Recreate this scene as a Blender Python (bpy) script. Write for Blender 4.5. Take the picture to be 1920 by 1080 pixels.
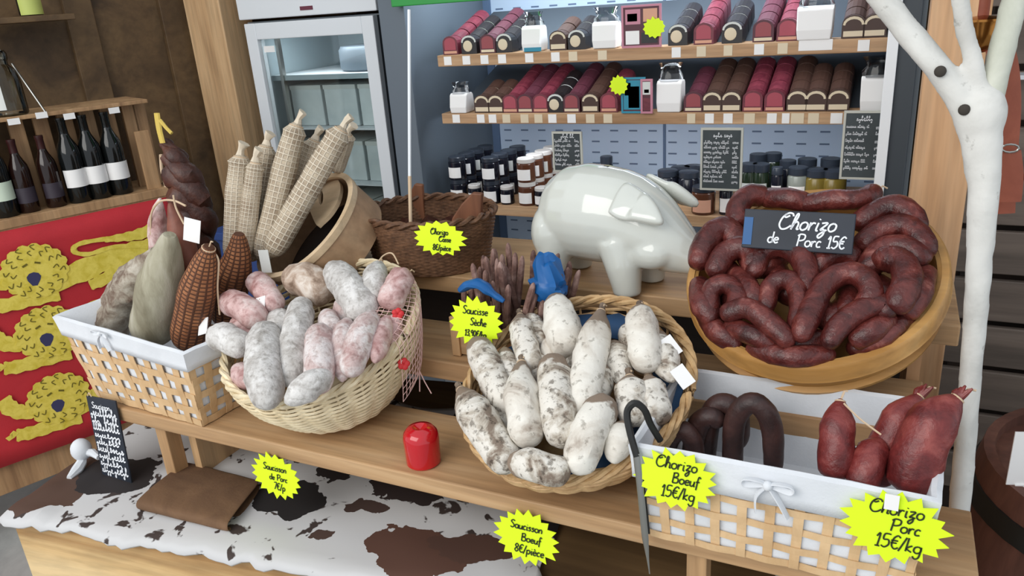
import bpy, bmesh, math, random
from mathutils import Vector, Matrix, noise
V = Vector
random.seed(7)
scene = bpy.context.scene
for o in list(bpy.data.objects):
    bpy.data.objects.remove(o)
COL = scene.collection

# ---------------------------------------------------------------- camera
F, ROLL, PITCH, YAW, ZC = 1452.0, math.atan(0.0738), math.atan(543 / 1452.0), math.radians(26.7), 1.55
fh = V((-math.sin(YAW), math.cos(YAW), 0)); rt = V((math.cos(YAW), math.sin(YAW), 0)); zz = V((0, 0, 1))
fw = fh * math.cos(PITCH) - zz * math.sin(PITCH); up0 = fh * math.sin(PITCH) + zz * math.cos(PITCH)
r3 = rt * math.cos(ROLL) - up0 * math.sin(ROLL); u3 = rt * math.sin(ROLL) + up0 * math.cos(ROLL)
CAM = V((0, 0, ZC))
cd = bpy.data.cameras.new('camera'); cam = bpy.data.objects.new('camera', cd); COL.objects.link(cam)
m = Matrix((r3, u3, -fw)).transposed().to_4x4(); m.translation = CAM; cam.matrix_world = m
cd.sensor_width = 36; cd.lens = 36 * F / 1920; cd.clip_start = 0.02
scene.camera = cam
# ---------------------------------------------------------------- light
w = bpy.data.worlds.new('daylight'); scene.world = w; w.use_nodes = True
w.node_tree.nodes['Background'].inputs[0].default_value = (0.86, 0.93, 1.0, 1)
w.node_tree.nodes['Background'].inputs[1].default_value = 0.92
def area(name, loc, target, sx, sy, power, col):
    l = bpy.data.lights.new(name, 'AREA'); l.shape = 'RECTANGLE'; l.size = sx; l.size_y = sy; l.energy = power; l.color = col
    o = bpy.data.objects.new(name, l); COL.objects.link(o); o.location = loc
    o.rotation_euler = (V(target) - V(loc)).to_track_quat('-Z', 'Y').to_euler(); return o
area('daylight_from_open_front', (-1.6, -1.6, 2.7), (-0.7, 1.2, 0.8), 3.0, 2.0, 74, (1.0, 0.97, 0.92))
area('case_lamp', (-0.75, 2.40, 1.74), (-0.75, 2.62, 0.9), 1.25, 0.12, 11, (0.82, 0.91, 1.0))
for z_, p_ in ((1.349, 1.3), (1.162, 2.4)):
    area('shelf_fill', (-0.72, 2.33, z_), (-0.72, 2.62, z_ - .30), 1.25, 0.015, p_, (0.82, 0.91, 1.0))  # added fill under the shelves, brightens the case back between them
area('fridge_lamp', (-2.03, 2.60, 1.485), (-2.03, 2.75, .6), 0.45, 0.05, 1.5, (0.92, 0.97, 1.0))
scene.view_settings.view_transform = 'Standard'; scene.view_settings.look = 'None'
scene.view_settings.gamma = 1; scene.view_settings.exposure = 0.0; scene.view_settings.use_curve_mapping = False

# ---------------------------------------------------------------- pixel -> place helpers
def ray(x, y):
    return (r3 * (x - 960) - u3 * (y - 540) + fw * F)
def atz(x, y, z):
    d = ray(x, y); return CAM + d * ((z - ZC) / d.z)
def aty(x, y, Y):
    d = ray(x, y); return CAM + d * (Y / d.y)
def atp(x, y, P, n):
    d = ray(x, y); return CAM + d * ((V(P) - CAM).dot(n) / d.dot(n))
def depth(p):
    return (V(p) - CAM).dot(fw)
def pxr(w_, p):                      # half of a pixel width, in metres, at p
    return w_ / 2 * depth(p) / F

# ---------------------------------------------------------------- materials
def lin(c):
    return tuple(((x / 255) / 12.92 if x / 255 <= .04045 else ((x / 255 + .055) / 1.055) ** 2.4) for x in c) + (1,)
MATS = {}
def nt(name):
    m = bpy.data.materials.new(name); m.use_nodes = True; MATS[name] = m
    return m, m.node_tree, m.node_tree.nodes['Principled BSDF']
def plain(name, c, rough=.6, metal=0, spec=.5, emit=0, sss=0):
    m, t, b = nt(name); b.inputs['Base Color'].default_value = lin(c); b.inputs['Roughness'].default_value = rough
    b.inputs['Metallic'].default_value = metal; b.inputs['Specular IOR Level'].default_value = spec
    if emit: b.inputs['Emission Color'].default_value = lin(c); b.inputs['Emission Strength'].default_value = emit
    return m
def coords(t, scale=(1, 1, 1), rnd=True, kind='Object', rot=(0, 0, 0)):
    tc = t.nodes.new('ShaderNodeTexCoord'); mp = t.nodes.new('ShaderNodeMapping')
    mp.inputs['Scale'].default_value = scale; mp.inputs['Rotation'].default_value = rot
    if rnd:
        oi = t.nodes.new('ShaderNodeObjectInfo'); mu = t.nodes.new('ShaderNodeMath'); mu.operation = 'MULTIPLY'; mu.inputs[1].default_value = 37
        va = t.nodes.new('ShaderNodeVectorMath'); va.operation = 'ADD'
        t.links.new(oi.outputs['Random'], mu.inputs[0]); t.links.new(tc.outputs[kind], va.inputs[0]); t.links.new(mu.outputs[0], va.inputs[1])
        t.links.new(va.outputs[0], mp.inputs[0])
    else:
        t.links.new(tc.outputs[kind], mp.inputs[0])
    return mp.outputs[0]
def noise_n(t, co, scale, detail=4, rough=.55, dist=0):
    n = t.nodes.new('ShaderNodeTexNoise'); n.inputs['Scale'].default_value = scale; n.inputs['Detail'].default_value = detail
    n.inputs['Roughness'].default_value = rough; n.inputs['Distortion'].default_value = dist
    t.links.new(co, n.inputs['Vector']); return n.outputs['Fac']
def ramp(t, fac, stops):
    r = t.nodes.new('ShaderNodeValToRGB'); e = r.color_ramp.elements
    while len(e) < len(stops): e.new(.5)
    for el, (p, c) in zip(e, stops): el.position = p; el.color = lin(c)
    t.links.new(fac, r.inputs[0]); return r.outputs[0]
def mixc(t, fac, a, b, mode='MIX'):
    n = t.nodes.new('ShaderNodeMix'); n.data_type = 'RGBA'; n.blend_type = mode
    if isinstance(fac, float): n.inputs[0].default_value = fac
    else: t.links.new(fac, n.inputs[0])
    for v, i in ((a, 6), (b, 7)):
        if isinstance(v, tuple): n.inputs[i].default_value = lin(v)
        else: t.links.new(v, n.inputs[i])
    return n.outputs[2]
def bump(t, b, h, strength, dist=.004):
    n = t.nodes.new('ShaderNodeBump'); n.inputs['Strength'].default_value = strength; n.inputs['Distance'].default_value = dist
    t.links.new(h, n.inputs['Height']); t.links.new(n.outputs[0], b.inputs['Normal'])
def wood(name, a, b_, c, axis=0, scale=9, rough=.6):
    m, t, b = nt(name); s = [1.0, 1.0, 1.0]; s[axis] = .07
    co = coords(t, tuple(s)); n1 = noise_n(t, co, scale, 6, .6, .8); n2 = noise_n(t, co, scale * 7, 3, .6)
    c1 = ramp(t, n1, [(.32, a), (.5, b_), (.68, c)]); c2 = ramp(t, n2, [(.3, (190, 190, 190)), (.6, (255, 255, 255))])
    t.links.new(mixc(t, .5, c1, c2, 'MULTIPLY'), b.inputs['Base Color']); b.inputs['Roughness'].default_value = rough; bump(t, b, n2, .2, .002)
    return m
def mottled(name, stops, scale, stops2=None, scale2=60, fac=.5, rough=.6, bmp=.3, dist=.6, stretch=(1, 1, 1)):
    m, t, b = nt(name); co = coords(t, stretch); n1 = noise_n(t, co, scale, 5, .62, dist); c = ramp(t, n1, stops)
    n2 = noise_n(t, co, scale2, 4, .6)
    if stops2: c = mixc(t, fac, c, ramp(t, n2, stops2), 'MULTIPLY')
    t.links.new(c, b.inputs['Base Color']); b.inputs['Roughness'].default_value = rough
    if bmp: bump(t, b, n2, bmp, .004)
    return m
W255 = (255, 255, 255)
pine = wood('pine_plank', (158, 120, 82), (190, 152, 110), (208, 174, 134))
pine_y = wood('pine_upright', (168, 130, 90), (196, 156, 112), (212, 176, 132), axis=2)
crate_w = wood('crate_pine', (148, 112, 78), (178, 140, 100), (196, 160, 120), axis=2, scale=12)
chest_w = wood('chest_pine', (176, 134, 84), (222, 186, 132), (236, 206, 156), scale=6)
wall_w = wood('brown_panelling', (80, 60, 38), (104, 80, 52), (120, 94, 62), scale=5)
dark_w = wood('dark_wood', (34, 25, 20), (52, 38, 30), (66, 50, 40), scale=6)
post_w = wood('orange_post', (178, 130, 88), (206, 158, 114), (220, 176, 134), axis=2, scale=6)
shelf_w = wood('shelf_oak', (150, 112, 76), (186, 146, 108), (204, 168, 130), scale=14)
grey_slat = wood('grey_slat', (88, 78, 70), (116, 102, 92), (140, 126, 114), scale=6)
tub_w = wood('tub_beech', (170, 122, 62), (198, 148, 84), (214, 168, 104), axis=0, scale=5, rough=.45)
barrel_w = wood('barrel_oak', (74, 44, 34), (98, 60, 48), (116, 76, 60), axis=2, scale=8)
sieve_w = wood('sieve_beech', (146, 114, 82), (168, 134, 102), (188, 156, 122), axis=0, scale=5)
sieve_in = wood('sieve_cut_edge', (196, 168, 132), (212, 186, 152), (222, 200, 168), axis=0, scale=5)
wicker_w = mottled('pale_wicker', [(.3, (206, 186, 148)), (.6, (236, 220, 186))], 30, rough=.55)
wicker_b = mottled('tan_wicker', [(.3, (166, 128, 84)), (.6, (206, 170, 122))], 30, rough=.5)
chip_w = mottled('chip_wood', [(.3, (196, 158, 112)), (.65, (220, 186, 142))], 18, rough=.55, stretch=(1, 1, .4))
brown_wk = mottled('brown_wicker', [(.3, (92, 62, 42)), (.6, (124, 88, 62))], 30, [(.3, (130, 120, 110)), (.6, W255)], 120, .6, .6)
linen = mottled('white_linen', [(.3, (212, 215, 219)), (.7, (226, 228, 232))], 8, None, 220, rough=.85, bmp=.15)
fungus = mottled('mouldy_casing', [(.38, (128, 112, 98)), (.45, (186, 176, 162)), (.53, (222, 216, 206)), (.8, (232, 227, 218))], 19, [(.36, (120, 112, 104)), (.46, W255)], 90, .75, .8, .5)
fungus2 = mottled('clean_white_casing', [(.3, (166, 152, 138)), (.40, (212, 204, 192)), (.55, (232, 227, 217))], 14, [(.33, (150, 144, 136)), (.42, W255)], 70, .6, .8, .4)
floury = mottled('floury_pink_casing', [(.34, (180, 148, 144)), (.47, (204, 184, 180)), (.6, (224, 216, 214)), (.72, (214, 202, 198))], 28, [(.34, (190, 176, 172)), (.5, W255)], 110, .6, .8, .5)
tipm = mottled('dark_casing_end', [(.3, (92, 76, 64)), (.7, (140, 122, 104))], 30, None, 90, rough=.8)
for m_ in (fungus, fungus2):                      # bare brown skin towards the tied end
    t = m_.node_tree; b = t.nodes['Principled BSDF']; old = b.inputs['Base Color'].links[0].from_socket
    tc = t.nodes.new('ShaderNodeTexCoord'); sx = t.nodes.new('ShaderNodeSeparateXYZ'); t.links.new(tc.outputs['UV'], sx.inputs[0])
    nz = noise_n(t, coords(t), 26, 4); ad = t.nodes.new('ShaderNodeMath'); ad.operation = 'MULTIPLY_ADD'; ad.inputs[1].default_value = -.42
    t.links.new(nz, ad.inputs[0]); t.links.new(sx.outputs[1], ad.inputs[2])
    r = ramp(t, ad.outputs[0], [(.0, W255), (.04, (0, 0, 0))]); rb_ = t.nodes.new('ShaderNodeRGBToBW'); t.links.new(r, rb_.inputs[0])
    t.links.new(mixc(t, rb_.outputs[0], old, (138, 120, 104)), b.inputs['Base Color'])
greyflour = mottled('floury_grey_casing', [(.34, (166, 160, 154)), (.5, (200, 196, 192)), (.64, (222, 219, 216))], 30, [(.34, (186, 182, 178)), (.5, W255)], 120, .6, .8, .5)
pinkcas = mottled('pink_casing', [(.35, (166, 120, 116)), (.52, (206, 172, 168)), (.66, (226, 208, 204))], 26, [(.34, (190, 170, 166)), (.5, W255)], 90, .6, .6, .4)
browncas = mottled('brown_floury_casing', [(.36, (120, 96, 78)), (.5, (184, 162, 144)), (.64, (220, 208, 196))], 24, None, 90, rough=.75, bmp=.4)
chor = mottled('chorizo_casing', [(.32, (56, 20, 18)), (.5, (88, 36, 32)), (.62, (112, 52, 46)), (.74, (150, 92, 82))], 30, [(.70, W255), (.76, (255, 235, 225))], 130, .5, .30, .5)  # lightest stop paints specular flecks in with the fat specks
blackp = mottled('dark_beef_casing', [(.35, (44, 26, 24)), (.55, (66, 40, 36)), (.7, (84, 54, 48))], 20, None, 90, rough=.5, bmp=.3)
redp = mottled('red_pork_casing', [(.32, (84, 26, 26)), (.5, (116, 42, 40)), (.68, (146, 70, 64))], 26, None, 120, rough=.38, bmp=.4)
stickm = mottled('dry_stick_casing', [(.32, (84, 56, 50)), (.5, (124, 92, 82)), (.68, (164, 134, 124))], 30, None, 140, rough=.6, bmp=.4)
darkdry = mottled('dark_dried_meat', [(.32, (44, 22, 16)), (.5, (70, 36, 26)), (.7, (98, 58, 42))], 22, None, 90, rough=.5, bmp=.5)
greybig = mottled('grey_green_casing', [(.35, (128, 120, 98)), (.52, (164, 158, 136)), (.68, (188, 182, 164))], 16, None, 80, rough=.8, bmp=.4, stretch=(1, 1, .3))
greylump = mottled('grey_lumpy_casing', [(.36, (112, 92, 78)), (.5, (160, 148, 132)), (.66, (196, 188, 174))], 26, None, 60, rough=.8, bmp=.6)
def netted(name, c1, c2, cnet, su, sv):
    m, t, b = nt(name); tc = t.nodes.new('ShaderNodeTexCoord'); sx = t.nodes.new('ShaderNodeSeparateXYZ'); t.links.new(tc.outputs['UV'], sx.inputs[0])
    outs = []
    for k, s in ((0, su), (1, sv)):
        mu = t.nodes.new('ShaderNodeMath'); mu.operation = 'MULTIPLY'; mu.inputs[1].default_value = s * math.pi; t.links.new(sx.outputs[k], mu.inputs[0])
        sn = t.nodes.new('ShaderNodeMath'); sn.operation = 'SINE'; t.links.new(mu.outputs[0], sn.inputs[0])
        ab = t.nodes.new('ShaderNodeMath'); ab.operation = 'ABSOLUTE'; t.links.new(sn.outputs[0], ab.inputs[0]); outs.append(ab.outputs[0])
    mn = t.nodes.new('ShaderNodeMath'); mn.operation = 'MINIMUM'; t.links.new(outs[0], mn.inputs[0]); t.links.new(outs[1], mn.inputs[1])
    co = coords(t); n = noise_n(t, co, 30, 4); base = ramp(t, n, [(.35, c1), (.65, c2)])
    r = ramp(t, mn.outputs[0], [(.25, W255), (.55, (0, 0, 0))]); rb = t.nodes.new('ShaderNodeRGBToBW'); t.links.new(r, rb.inputs[0])
    t.links.new(mixc(t, rb.outputs[0], base, cnet), b.inputs['Base Color']); b.inputs['Roughness'].default_value = .7; bump(t, b, rb.outputs[0], .8, .003)
    return m
netm = netted('beige_netted_casing', (146, 126, 104), (196, 180, 156), (212, 198, 176), 15, 26)
brownnet = netted('brown_netted_casing', (132, 80, 48), (168, 110, 70), (84, 48, 28), 14, 30)
ceram = plain('white_glaze', (208, 210, 202), .12); ceram.node_tree.nodes['Principled BSDF'].inputs['Coat Weight'].default_value = .6
slot_k = plain('slot_dark', (30, 28, 26), .8)
bluep = plain('blue_plastic', (20, 92, 156), .4); bluepaper = plain('blue_paper', (48, 84, 124), .7)
paper = plain('white_paper', (244, 242, 240), .7); papergrey = plain('pale_paper', (214, 216, 212), .7)
neon = plain('neon_yellow_card', (224, 255, 22), .6); ink = plain('black_ink', (40, 48, 16), .8)
slate = mottled('slate_board', [(.3, (24, 30, 40)), (.7, (38, 44, 56))], 6, None, 50, rough=.55, bmp=.05); chalk = plain('chalk_white', (236, 238, 242), .9)
slateg = mottled('green_grey_slate', [(.3, (50, 58, 62)), (.7, (70, 78, 80))], 6, None, 50, rough=.6, bmp=.05)
leather = mottled('brown_leather', [(.3, (88, 62, 42)), (.6, (116, 86, 60)), (.8, (134, 104, 76))], 9, None, 200, rough=.85, bmp=.2)
strapm = mottled('tan_strap', [(.3, (128, 62, 42)), (.7, (158, 84, 60))], 12, None, 120, rough=.55, bmp=.1)
redwax = plain('red_gloss', (190, 14, 28), .14); redwax.node_tree.nodes['Principled BSDF'].inputs['Coat Weight'].default_value = .5
steel = plain('brushed_steel', (170, 170, 166), .3, 1); blackp_ = plain('black_rubber', (24, 24, 22), .45)
copper = plain('polished_brass', (176, 120, 62), .2, 1)
bark = mottled('white_bark', [(.3, (196, 194, 188)), (.5, (218, 216, 210)), (.8, (232, 230, 224))], 10, [(.28, (150, 146, 140)), (.36, W255)], 40, .5, .7, .3)
barkg = mottled('green_white_bark', [(.3, (184, 186, 170)), (.7, (212, 212, 198))], 10, None, 40, rough=.7, bmp=.3)
knot = plain('bark_knot', (62, 56, 50), .9)
white_e = plain('white_enamel', (232, 236, 240), .35); grey_pl = plain('grey_panel', (100, 110, 120), .5); darkgrey = plain('dark_grey_panel', (64, 70, 76), .45)
midgrey = plain('mid_grey_trim', (128, 136, 142), .4); green_p = plain('green_sign', (44, 150, 66), .4); interior_f = plain('fridge_interior', (168, 182, 188), .5)
carton = mottled('white_carton', [(.3, (206, 214, 216)), (.7, (228, 234, 234))], 10, None, 60, rough=.6, bmp=0)
redflag = mottled('red_cloth', [(.3, (176, 34, 44)), (.7, (196, 42, 52))], 4, None, 300, rough=.75, bmp=.1); gold = mottled('gold_cloth', [(.3, (212, 190, 56)), (.6, (236, 216, 96))], 40, None, 300, rough=.7, bmp=.1)
lionblue = plain('blue_cloth', (58, 58, 96), .8); lionline = plain('olive_line', (110, 100, 26), .8)
botgl = plain('dark_bottle_glass', (18, 20, 20), .08); botbr = plain('brown_bottle_glass', (34, 18, 14), .1); greenlab = plain('pale_green_label', (202, 216, 196), .6); capred = plain('dark_capsule', (56, 22, 22), .4)
def thin_glass(name, tint, gloss=.06):
    m, t, b = nt(name); t.nodes.remove(b); out = t.nodes['Material Output']
    tr = t.nodes.new('ShaderNodeBsdfTransparent'); tr.inputs[0].default_value = lin(tint); gl = t.nodes.new('ShaderNodeBsdfGlossy'); gl.inputs['Roughness'].default_value = .05
    fr = t.nodes.new('ShaderNodeFresnel'); fr.inputs[0].default_value = 1.45; mx = t.nodes.new('ShaderNodeMixShader')
    t.links.new(fr.outputs[0], mx.inputs[0]); t.links.new(tr.outputs[0], mx.inputs[1]); t.links.new(gl.outputs[0], mx.inputs[2]); t.links.new(mx.outputs[0], out.inputs[0])
    return m
glass = thin_glass('door_glass', (242, 246, 246)); clearbag = thin_glass('clear_film', (206, 208, 210)); jarglass = thin_glass('jar_glass', (228, 232, 228))
conc = mottled('concrete', [(.3, (150, 150, 148)), (.7, (178, 178, 174))], 5, None, 60, rough=.85, bmp=.1)
strm = plain('pale_string', (206, 180, 150), .8); netpink = plain('pink_net', (240, 200, 194), .7); redfl = plain('red_flower', (204, 44, 48), .6)
# product colours
pk_red = mottled('red_sleeve', [(.4, (98, 36, 50)), (.6, (118, 50, 62))], 40, None, 60, rough=.45, bmp=0); pk_dark = plain('black_sleeve', (34, 30, 32), .4); pk_brown = plain('brown_sleeve', (70, 48, 40), .5); pk_plum = plain('plum_sleeve', (84, 40, 52), .5)
cream = plain('cream_label', (222, 206, 178), .6); tealm = plain('teal_print', (44, 138, 164), .5); pinkm = plain('pink_print', (196, 130, 148), .5)
navy_lid = plain('black_lid', (46, 52, 62), .3); lid_w = plain('white_lid', (210, 206, 202), .4); jar_dk = plain('dark_jar', (26, 28, 38), .15); jar_br = plain('brown_jar', (92, 56, 40), .2); jar_ol = plain('olive_jar', (116, 98, 40), .2); jar_gn = plain('green_jar', (36, 48, 34), .12); jar_gy = plain('grey_jar', (136, 140, 132), .2)
peach = plain('peach_label', (214, 160, 134), .6)
# slotted case back
def slotted():
    m, t, b = nt('slotted_back'); tc = t.nodes.new('ShaderNodeTexCoord'); mp = t.nodes.new('ShaderNodeMapping'); mp.inputs['Rotation'].default_value = (math.pi / 2, 0, 0)
    t.links.new(tc.outputs['Object'], mp.inputs[0]); br = t.nodes.new('ShaderNodeTexBrick'); t.links.new(mp.outputs[0], br.inputs[0])
    sx = t.nodes.new('ShaderNodeSeparateXYZ'); t.links.new(tc.outputs['Object'], sx.inputs[0])
    def band(out, per, lo, hi):
        a = t.nodes.new('ShaderNodeMath'); a.operation = 'PINGPONG'; a.inputs[1].default_value = per / 2; t.links.new(out, a.inputs[0])
        g = t.nodes.new('ShaderNodeMath'); g.operation = 'LESS_THAN'; g.inputs[1].default_value = hi; t.links.new(a.outputs[0], g.inputs[0]); return g.outputs[0]
    a = band(sx.outputs[0], .075, 0, .016); c = band(sx.outputs[2], .042, 0, .003)
    mu = t.nodes.new('ShaderNodeMath'); mu.operation = 'MULTIPLY'; t.links.new(a, mu.inputs[0]); t.links.new(c, mu.inputs[1])
    t.links.new(mixc(t, mu.outputs[0], (188, 204, 226), (96, 112, 140)), b.inputs['Base Color']); b.inputs['Roughness'].default_value = .4; t.nodes.remove(br); return m
slot_m = slotted()
def hide_mat():
    m, t, b = nt('cowhide'); tc = t.nodes.new('ShaderNodeTexCoord'); n0 = t.nodes.new('ShaderNodeTexNoise'); n0.inputs['Scale'].default_value = 14; n0.inputs['Detail'].default_value = 4
    t.links.new(tc.outputs['Object'], n0.inputs['Vector'])
    va = t.nodes.new('ShaderNodeVectorMath'); va.operation = 'MULTIPLY_ADD'; va.inputs[1].default_value = (.11, .11, 0); t.links.new(n0.outputs['Color'], va.inputs[0]); t.links.new(tc.outputs['Object'], va.inputs[2])
    cur = None
    n2 = noise_n(t, tc.outputs['Object'], 24, 3, .5, .3); spots = ramp(t, n2, [(.355, (60, 48, 44)), (.385, (200, 199, 199))])
    cur = spots
    for (px, py, rx, ry, c) in HIDE_BLOBS:
        q = atz(px, py, .62)
        d = t.nodes.new('ShaderNodeVectorMath'); d.operation = 'SUBTRACT'; d.inputs[1].default_value = (q.x + .055 - HIDE_O[0], q.y + .055 - HIDE_O[1], 0); t.links.new(va.outputs[0], d.inputs[0])
        s = t.nodes.new('ShaderNodeVectorMath'); s.operation = 'MULTIPLY'; s.inputs[1].default_value = (1 / rx, 1 / ry, 0); t.links.new(d.outputs[0], s.inputs[0])
        l = t.nodes.new('ShaderNodeVectorMath'); l.operation = 'LENGTH'; t.links.new(s.outputs[0], l.inputs[0])
        g = t.nodes.new('ShaderNodeMath'); g.operation = 'LESS_THAN'; g.inputs[1].default_value = 1; t.links.new(l.outputs['Value'], g.inputs[0])
        cur = mixc(t, g.outputs[0], cur, c)
    t.links.new(cur, b.inputs['Base Color']); b.inputs['Roughness'].default_value = .75; return m
HIDE_O = (-.9, 1.0)
HIDE_BLOBS = [(110, 905, .13, .12, (82, 58, 46)), (230, 900, .09, .07, (38, 32, 32)), (540, 945, .075, .06, (32, 28, 28)), (790, 1045, .10, .06, (88, 58, 46)), (880, 1040, .07, .03, (80, 54, 44)), (605, 1010, .03, .02, (74, 54, 46)), (690, 960, .05, .03, (70, 52, 46)), (760, 930, .09, .03, (48, 36, 34)), (1080, 1005, .08, .03, (40, 34, 34)), (1090, 1070, .05, .03, (34, 30, 30)), (630, 900, .04, .02, (44, 36, 34))]

# ---------------------------------------------------------------- geometry
class G:
    def __init__(s): s.v = []; s.f = []; s.uv = None
    def add(s, v, f):
        o = len(s.v); s.v += [V(p) for p in v]; s.f += [tuple(i + o for i in q) for q in f]; return s
    def box(s, c, d, R=None):
        c = V(c); P = [V((x * d[0] / 2, y * d[1] / 2, z * d[2] / 2)) for x in (-1, 1) for y in (-1, 1) for z in (-1, 1)]
        if R is not None: P = [R @ p for p in P]
        return s.add([c + p for p in P], [(0, 1, 3, 2), (4, 6, 7, 5), (0, 4, 5, 1), (2, 3, 7, 6), (0, 2, 6, 4), (1, 5, 7, 3)])
    def bx(s, x0, x1, y0, y1, z0, z1): return s.box(((x0 + x1) / 2, (y0 + y1) / 2, (z0 + z1) / 2), (x1 - x0, y1 - y0, z1 - z0))
    def tube(s, path, rad, n=10, bumpy=0, seed=0, flat=1.0, closed=False, ref=None):
        path = [V(p) for p in path]; N = len(path); rad = rad if hasattr(rad, '__len__') else [rad] * N
        o = len(s.v); nrm = None
        for i, p in enumerate(path):
            if closed: t = path[(i + 1) % N] - path[i - 1]
            else: t = path[min(i + 1, N - 1)] - path[max(i - 1, 0)]
            if t.length < 1e-9: t = V((0, 0, 1))
            t.normalize()
            if nrm is None:
                nrm = V(ref) if ref is not None else (V((0, 0, 1)) if abs(t.z) < .9 else V((0, 1, 0)))
            nrm = (nrm - t * nrm.dot(t))
            if nrm.length < 1e-6: nrm = t.orthogonal()
            nrm.normalize(); b = t.cross(nrm)
            for k in range(n):
                a = 2 * math.pi * k / n; r = rad[i]; d = nrm * math.cos(a) * flat + b * math.sin(a)
                q = p + d * r
                if bumpy: q += d * r * bumpy * noise.noise(q * (1.0 / max(.018, 0.6 * max(rad))) + V((seed * 7.1, seed * 3.3, 0)))
                s.v.append(q)
        M = N if closed else N - 1
        for i in range(M):
            for k in range(n):
                a = o + i * n + k; b = o + i * n + (k + 1) % n; c = o + ((i + 1) % N) * n + (k + 1) % n; d = o + ((i + 1) % N) * n + k
                s.f.append((a, b, c, d))
        if not closed:
            s.f.append(tuple(o + k for k in reversed(range(n)))); s.f.append(tuple(o + (N - 1) * n + k for k in range(n)))
        return s
    def lathe(s, prof, n=24, M=None, c=(0, 0, 0)):
        o = len(s.v); c = V(c)
        for r, z in prof:
            for k in range(n):
                a = 2 * math.pi * k / n; p = V((r * math.cos(a), r * math.sin(a), z)); s.v.append((M @ p if M else p) + c)
        for i in range(len(prof) - 1):
            for k in range(n):
                s.f.append((o + i * n + k, o + i * n + (k + 1) % n, o + (i + 1) * n + (k + 1) % n, o + (i + 1) * n + k))
        if prof[0][0] > 1e-6 and prof[-1][0] > 1e-6:      # a ring: close the profile on itself
            i = len(prof) - 1
            for k in range(n): s.f.append((o + i * n + k, o + i * n + (k + 1) % n, o + (k + 1) % n, o + k))
        return s
    def sph(s, c, r, R=None, nu=16, nv=10):
        rr = r if hasattr(r, '__len__') else (r, r, r); P = []
        for j in range(nv + 1):
            th = math.pi * j / nv
            for k in range(nu):
                a = 2 * math.pi * k / nu; p = V((rr[0] * math.sin(th) * math.cos(a), rr[1] * math.sin(th) * math.sin(a), rr[2] * math.cos(th)))
                P.append(V(c) + (R @ p if R else p))
        return s.add(P, [(j * nu + k, (j + 1) * nu + k, (j + 1) * nu + (k + 1) % nu, j * nu + (k + 1) % nu) for j in range(nv) for k in range(nu)])
    def poly(s, pts2, O, U, W, th):          # outline in the (U, W) plane, extruded by th towards -normal
        O, U, W = V(O), V(U), V(W); N = U.cross(W).normalized(); n = len(pts2)
        a = [O + U * x + W * y for x, y in pts2]; b = [p - N * th for p in a]
        return s.add(a + b, [tuple(range(n)), tuple(reversed(range(n, 2 * n)))] + [(i, i + n, (i + 1) % n + n, (i + 1) % n) for i in range(n)])
    def ribbon(s, pts2, O, U, W, wd, th=.0006):  # flat brush stroke in a plane
        pts = smooth2(pts2, 5)
        for i, (x, y) in enumerate(pts):
            x0, y0 = pts[max(i - 1, 0)]; x1, y1 = pts[min(i + 1, len(pts) - 1)]; dx, dy = x1 - x0, y1 - y0; L = math.hypot(dx, dy) or 1
            nx, ny = -dy / L * wd / 2, dx / L * wd / 2
            N = V(U).cross(V(W)).normalized() * th; p = V(O) + V(U) * x + V(W) * y; d = V(U) * nx + V(W) * ny
            s.v += [p + d + N, p - d + N]
            if i: k = len(s.v); s.f.append((k - 4, k - 3, k - 1, k - 2))
        return s
    def quadstrip(s, A, B, th, N):           # thick strip between two polylines
        n = len(A); N = [V(N)] * n if not isinstance(N, list) else N; P = []
        for i in range(n): P += [A[i] + N[i] * th / 2, B[i] + N[i] * th / 2, B[i] - N[i] * th / 2, A[i] - N[i] * th / 2]
        f = [(0, 1, 2, 3), tuple(4 * (n - 1) + k for k in (3, 2, 1, 0))]
        for i in range(n - 1):
            for k in range(4): f.append((4 * i + k, 4 * i + 4 + k, 4 * i + 4 + (k + 1) % 4, 4 * i + (k + 1) % 4))
        return s.add(P, f)
def cr(p0, p1, p2, p3, t):
    return 0.5 * ((2 * p1) + (p2 - p0) * t + (2 * p0 - 5 * p1 + 4 * p2 - p3) * t * t + (3 * p1 - p0 - 3 * p2 + p3) * t ** 3)
def smooth3(P, k=6):
    P = [V(p) for p in P]
    if len(P) < 3: return [P[0].lerp(P[-1], i / (2.0 * k)) for i in range(2 * k + 1)]
    out = []
    for i in range(len(P) - 1):
        a, b, c, d = P[max(i - 1, 0)], P[i], P[i + 1], P[min(i + 2, len(P) - 1)]
        out += [cr(a, b, c, d, j / k) for j in range(k)]
    return out + [P[-1]]
def smooth2(P, k=5):
    if len(P) < 3: return P
    return [(p.x, p.y) for p in smooth3([(x, y, 0) for x, y in P], k)]

def mk(name, g, mat, parent=None, sm=True, bevel=0, origin=None, uv=False, mods=None):
    me = bpy.data.meshes.new(name); o = bpy.data.objects.new(name, me); COL.objects.link(o)
    if parent is not None: O = V(parent['_o']); o.parent = parent; off = O; O2 = V((0, 0, 0))
    else:
        if origin is None:
            mn = [min(p[i] for p in g.v) for i in range(3)]; mx = [max(p[i] for p in g.v) for i in range(3)]; origin = ((mn[0] + mx[0]) / 2, (mn[1] + mx[1]) / 2, mn[2])
        off = V(origin); o.location = off
    o['_o'] = tuple(off)
    me.from_pydata([tuple(p - off) for p in g.v], [], g.f); me.update()
    if sm:
        for p in me.polygons: p.use_smooth = True
        try: me.set_sharp_from_angle(angle=math.radians(38))
        except Exception: pass
    if g.uv:
        l = me.uv_layers.new(name='UVMap')
        for lp in me.loops: l.data[lp.index].uv = g.uv[lp.vertex_index]
    if mat: me.materials.append(mat)
    if bevel: b = o.modifiers.new('bevel', 'BEVEL'); b.width = bevel; b.segments = 2; b.limit_method = 'ANGLE'
    return o
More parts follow.
